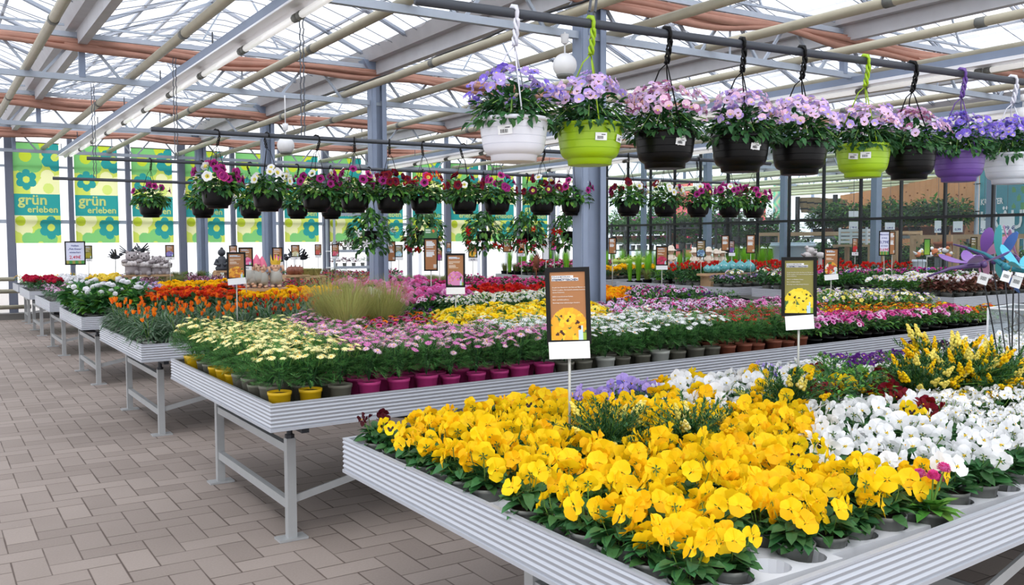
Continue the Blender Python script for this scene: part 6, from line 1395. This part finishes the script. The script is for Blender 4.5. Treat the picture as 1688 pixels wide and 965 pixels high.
# ------------------------------------------------------------------ behind the glass: stands, shelves and greenery
def timber_stand(px0, px1, py, X, label, leg_px=None):
    a, b = at_x(px0, py, X), at_x(px1, py, X); z = a.z; t = empty('timber_stand', ((a.x + b.x) / 2, (a.y + b.y) / 2, 0)); tag(t, label, 'plant stand', 'pale timber stands'); L = abs(a.y - b.y)
    for dx in (0, .9):
        mb = MB(); mb.box((dx - .045, -L / 2, z - .09), (dx + .045, L / 2, z), PALE); build(mb, 'beam', t)
        for s in (-1, 1): mb = MB(); mb.box((dx - .045, s * (L / 2 - .05) - .05, 0), (dx + .045, s * (L / 2 - .05) + .05, z - .09), PALE); build(mb, 'leg', t)
    mb = MB(); 
    for q in range(int(L / .35)): mb.box((.05, -L / 2 + q * .35, z - .07), (.85, -L / 2 + q * .35 + .09, z - .03), PALE)
    build(mb, 'slats', t); mb = MB(); mb.box((0, -L / 2 + .05, .5), (.9, L / 2 - .05, .55), PALE); build(mb, 'shelf', t); return t
timber_stand(1246, 1480, 384, 18.6, 'long pale timber stand behind the glass, left of the plank wall')
timber_stand(1502, 1570, 388, 18.8, 'short pale timber stand behind the glass beside the narrow green sign')
timber_stand(1573, 1640, 387, 18.5, 'pale timber stand behind the glass in front of the teal banner')
timber_stand(1662, 1720, 386, 18.5, 'pale timber stand behind the glass at the frame edge')
t = empty('wooden_crate_stand', at_x(1415, 418, 17.6)); t.location.z = 0; tag(t, 'small pale wooden table with a white crate and green cans behind the red flowers', 'table'); zt = at_x(1415, 407, 17.6).z
for sx, sy in ((-.2, -.45), (.2, -.45), (-.2, .45), (.2, .45)): mb = MB(); mb.box((sx - .04, sy - .04, 0), (sx + .04, sy + .04, zt), PALE); build(mb, 'leg', t)
mb = MB(); mb.box((-.25, -.5, zt), (.25, .5, zt + .05), PALE); build(mb, 'table_top', t); mb = MB(); mb.box((-.22, -.45, .6), (.22, .45, .63), PALE); build(mb, 'shelf', t)
cr = empty('white_crate', t.location + V((0, 0, zt + .05))); tag(cr, 'white slatted crate standing on the small wooden table', 'crate')
for k in range(4): mb = MB(); mb.box((-.2, -.35, .03 + k * .085), (.2, .35, .09 + k * .085), WHITEP); build(mb, 'slat_ring', cr)
mb = MB(); 
for sx in (-.2, .2):
    for sy in (-.35, .35): mb.box((sx - .02, sy - .02, 0), (sx + .02, sy + .02, .38), WHITEP)
build(mb, 'corner_posts', cr)
def rack(px0, px1, X, shelves, label, keys, seed):
    a, b = at_x(px0, 400, X), at_x(px1, 400, X); L = abs(a.y - b.y); t = empty('plant_rack', (X, (a.y + b.y) / 2, 0)); tag(t, label, 'plant rack', 'dark plant racks behind the glass'); zt = shelves[-1] + .25
    for s in (-1, 1):
        for dx in (0, .6): mb = MB(); mb.box((dx - .03, s * L / 2 - .03, 0), (dx + .03, s * L / 2 + .03, zt), DARKM); build(mb, 'post', t)
    for z in shelves: mb = MB(); mb.box((0, -L / 2, z - .04), (.6, L / 2, z), DARKM); build(mb, 'shelf', t)
    rn = random.Random(seed)
    for zi, z in enumerate(shelves):
        n = max(2, int(L / .3))
        for i in range(n): SP[rn.choice(keys)].place((X + .3, a.y + (b.y - a.y) * (i + .5) / n, z), rn.uniform(0, 6), rn.uniform(1.1, 1.5), 'one', 'green potted plant, %s shelf of the %s rack behind the glass, %s along' % (nth(zi + 1), nth(seed), nth(i + 1)), 'plants on the dark racks', i)
rack(1008, 1100, 19.5, (.7, 1.35, 2.0), 'dark rack behind the glass with rows of potted herbs nearest the thick column', ['gm', 'hb', 'gm'] if 'hb' in SP else ['gm', 'lg'], 1)
rack(1105, 1180, 19.5, (.7, 1.4, 2.05), 'dark rack behind the glass below the last purple petunias', ['gm', 'lg'], 2)
rack(1195, 1290, 20.5, (.7, 1.6, 2.15), 'dark rack behind the glass beside the pale leaf-print banner', ['gm', 'lg'], 3)
# shrubs on the floor tables behind the glass
def shrub(x, y, z, r, h, label, seed, m=(LEAF, LEAFD, LEAFB), grp='green shrubs behind the glass', pot=True):
    rn = random.Random(seed); t = empty('green_shrub', (x, y, z)); tag(t, label, 'shrub', grp); fo = MB()
    for q in range(620):
        d = hemi(rn, -.6, 1); u = rn.uniform(.5, 1); leaf(fo, (d.x * r * u, d.y * r * u, .2 + h * (.45 + .5 * d.z) * u), (d.x + rn.uniform(-.6, .6), d.y + rn.uniform(-.6, .6), rn.uniform(-.3, .8)), rn.uniform(.11, .19), .085, m[q % len(m)], .3, 0)
    build(fo, 'foliage', t); mb = MB(); pot_mb(mb, r * .5, .24, TPOT if seed % 2 else BLKPOT, 14); build(mb, 'pot', t, True); mb = MB()
    for q in range(7): a = q * .9; mb.tube([(0, 0, .2), (r * .4 * math.cos(a), r * .4 * math.sin(a), .2 + h * .5)], .01, STEM, 4)
    build(mb, 'stem', t); return t
TABLE = mat('grey_table', (120, 126, 128), .6)
def floor_table(x0, x1, y0, y1, z, label):
    t = empty('plant_table', (x0, y0, 0)); tag(t, label, 'plant table', 'plant tables behind the glass'); mb = MB(); mb.box((0, 0, z - .08), (x1 - x0, y1 - y0, z), TABLE); build(mb, 'table_top', t)
    for a in (.1, x1 - x0 - .1):
        for b in (.15, y1 - y0 - .15): mb = MB(); mb.box((a - .03, b - .03, 0), (a + .03, b + .03, z - .08), TABLE); build(mb, 'leg', t)
k = 0
for px0, px1, X, z, rr, hh, n in ((1195, 1300, 22.3, 1.15, .55, 1.1, 8), (1300, 1480, 19.8, .7, .45, .75, 11), (1480, 1640, 19.6, .65, .42, .7, 8), (1340, 1590, 22.6, 1.75, .42, .85, 12), (1010, 1110, 22.5, 1.6, .6, 1.15, 8), (1110, 1200, 23, 1.5, .6, 1.1, 7), (1640, 1720, 19.6, .6, .42, .6, 3)):
    a, b = at_x(px0, 400, X), at_x(px1, 400, X); floor_table(X - .5, X + .5, min(a.y, b.y), max(a.y, b.y), z, 'grey plant table behind the glass carrying %s green shrubs, %s in depth' % (nth(n).replace('th', '') if 0 else 'a row of', nth(k + 1)))
    for i in range(n):
        y = a.y + (b.y - a.y) * (i + .5) / n; shrub(X, y, z, rr * (.85 + .3 * ((i * 7) % 5) / 5), hh * (.85 + .3 * ((i * 3) % 4) / 4), 'green shrub behind the glass, %s from the column side, %s table row' % (nth(i + 1), nth(k + 1)), k * 20 + i)
    k += 1
# wicker and wooden tubs on the shelf left of the plank wall
for i, (px, py) in enumerate(((1334, 336), (1346, 337), (1358, 338), (1369, 338), (1378, 340))):
    p = at_x(px, py, 25.5); t = empty('wooden_barrel_tub', (p.x, p.y, p.z - .3)); tag(t, 'grey-brown half-barrel tub on the high shelf beside the plank wall, %s' % nth(i + 1), 'planter', 'half-barrel tubs'); TB = mat('barrel_wood', (150, 128, 96), .8, 0, .2, 8)
    mb = MB(); mb.lathe([(0, 0), (.26, 0), (.36, .5), (.33, .5), (.3, .42), (0, .4)], TB, 14); build(mb, 'staves', t); mb = MB(); mb.lathe([(.285, .1), (.295, .1), (.305, .15)], DARKM, 14); mb.lathe([(.325, .32), (.335, .32), (.345, .37)], DARKM, 14); build(mb, 'hoop', t)
a, b = at_x(1326, 350, 25.5), at_x(1388, 350, 25.5); t = empty('high_shelf', (a.x, (a.y + b.y) / 2, 0)); tag(t, 'dark shelf unit carrying half-barrel tubs behind the glass', 'shelf'); L = abs(a.y - b.y); zt = at_x(1350, 348, 25.5).z
mb = MB(); mb.box((-.4, -L / 2, zt - .06 - .25), (.4, L / 2, zt - .25), DARKM); build(mb, 'board', t)
for s in (-1, 1): mb = MB(); mb.box((-.4, s * L / 2 - .06, 0), (-.3, s * L / 2 + .06, zt + .5), DARKM); build(mb, 'post', t)
# terracotta troughs on the stand
for i, px in enumerate((1554, 1566)):
    p = at_x(px, 410, 18.9); t = empty('terracotta_trough', (p.x, p.y, p.z - .15)); tag(t, 'terracotta plant trough behind the glass, %s' % ('beside the narrow green sign', 'under the timber stand in front of the teal banner')[i], 'planter', 'terracotta troughs'); mb = MB(); TC = mat('terracotta', (186, 104, 70), .75, 0, .1, 9); mb.lathe([(0, 0), (.13, 0), (.18, .24), (.2, .24), (.2, .3), (.17, .3), (.15, .2), (0, .2)], TC, 14); build(mb, 'body', t, True); mb = MB(); mb.lathe([(.1, -.03), (.2, -.02), (.21, .0), (0, .0)], TC, 14); build(mb, 'saucer', t, True); mb = MB(); mb.lathe([(.0, -p.z + .15), (.16, -p.z + .15), (.16, -.03), (0, -.03)], TABLE, 12); build(mb, 'stand', t)
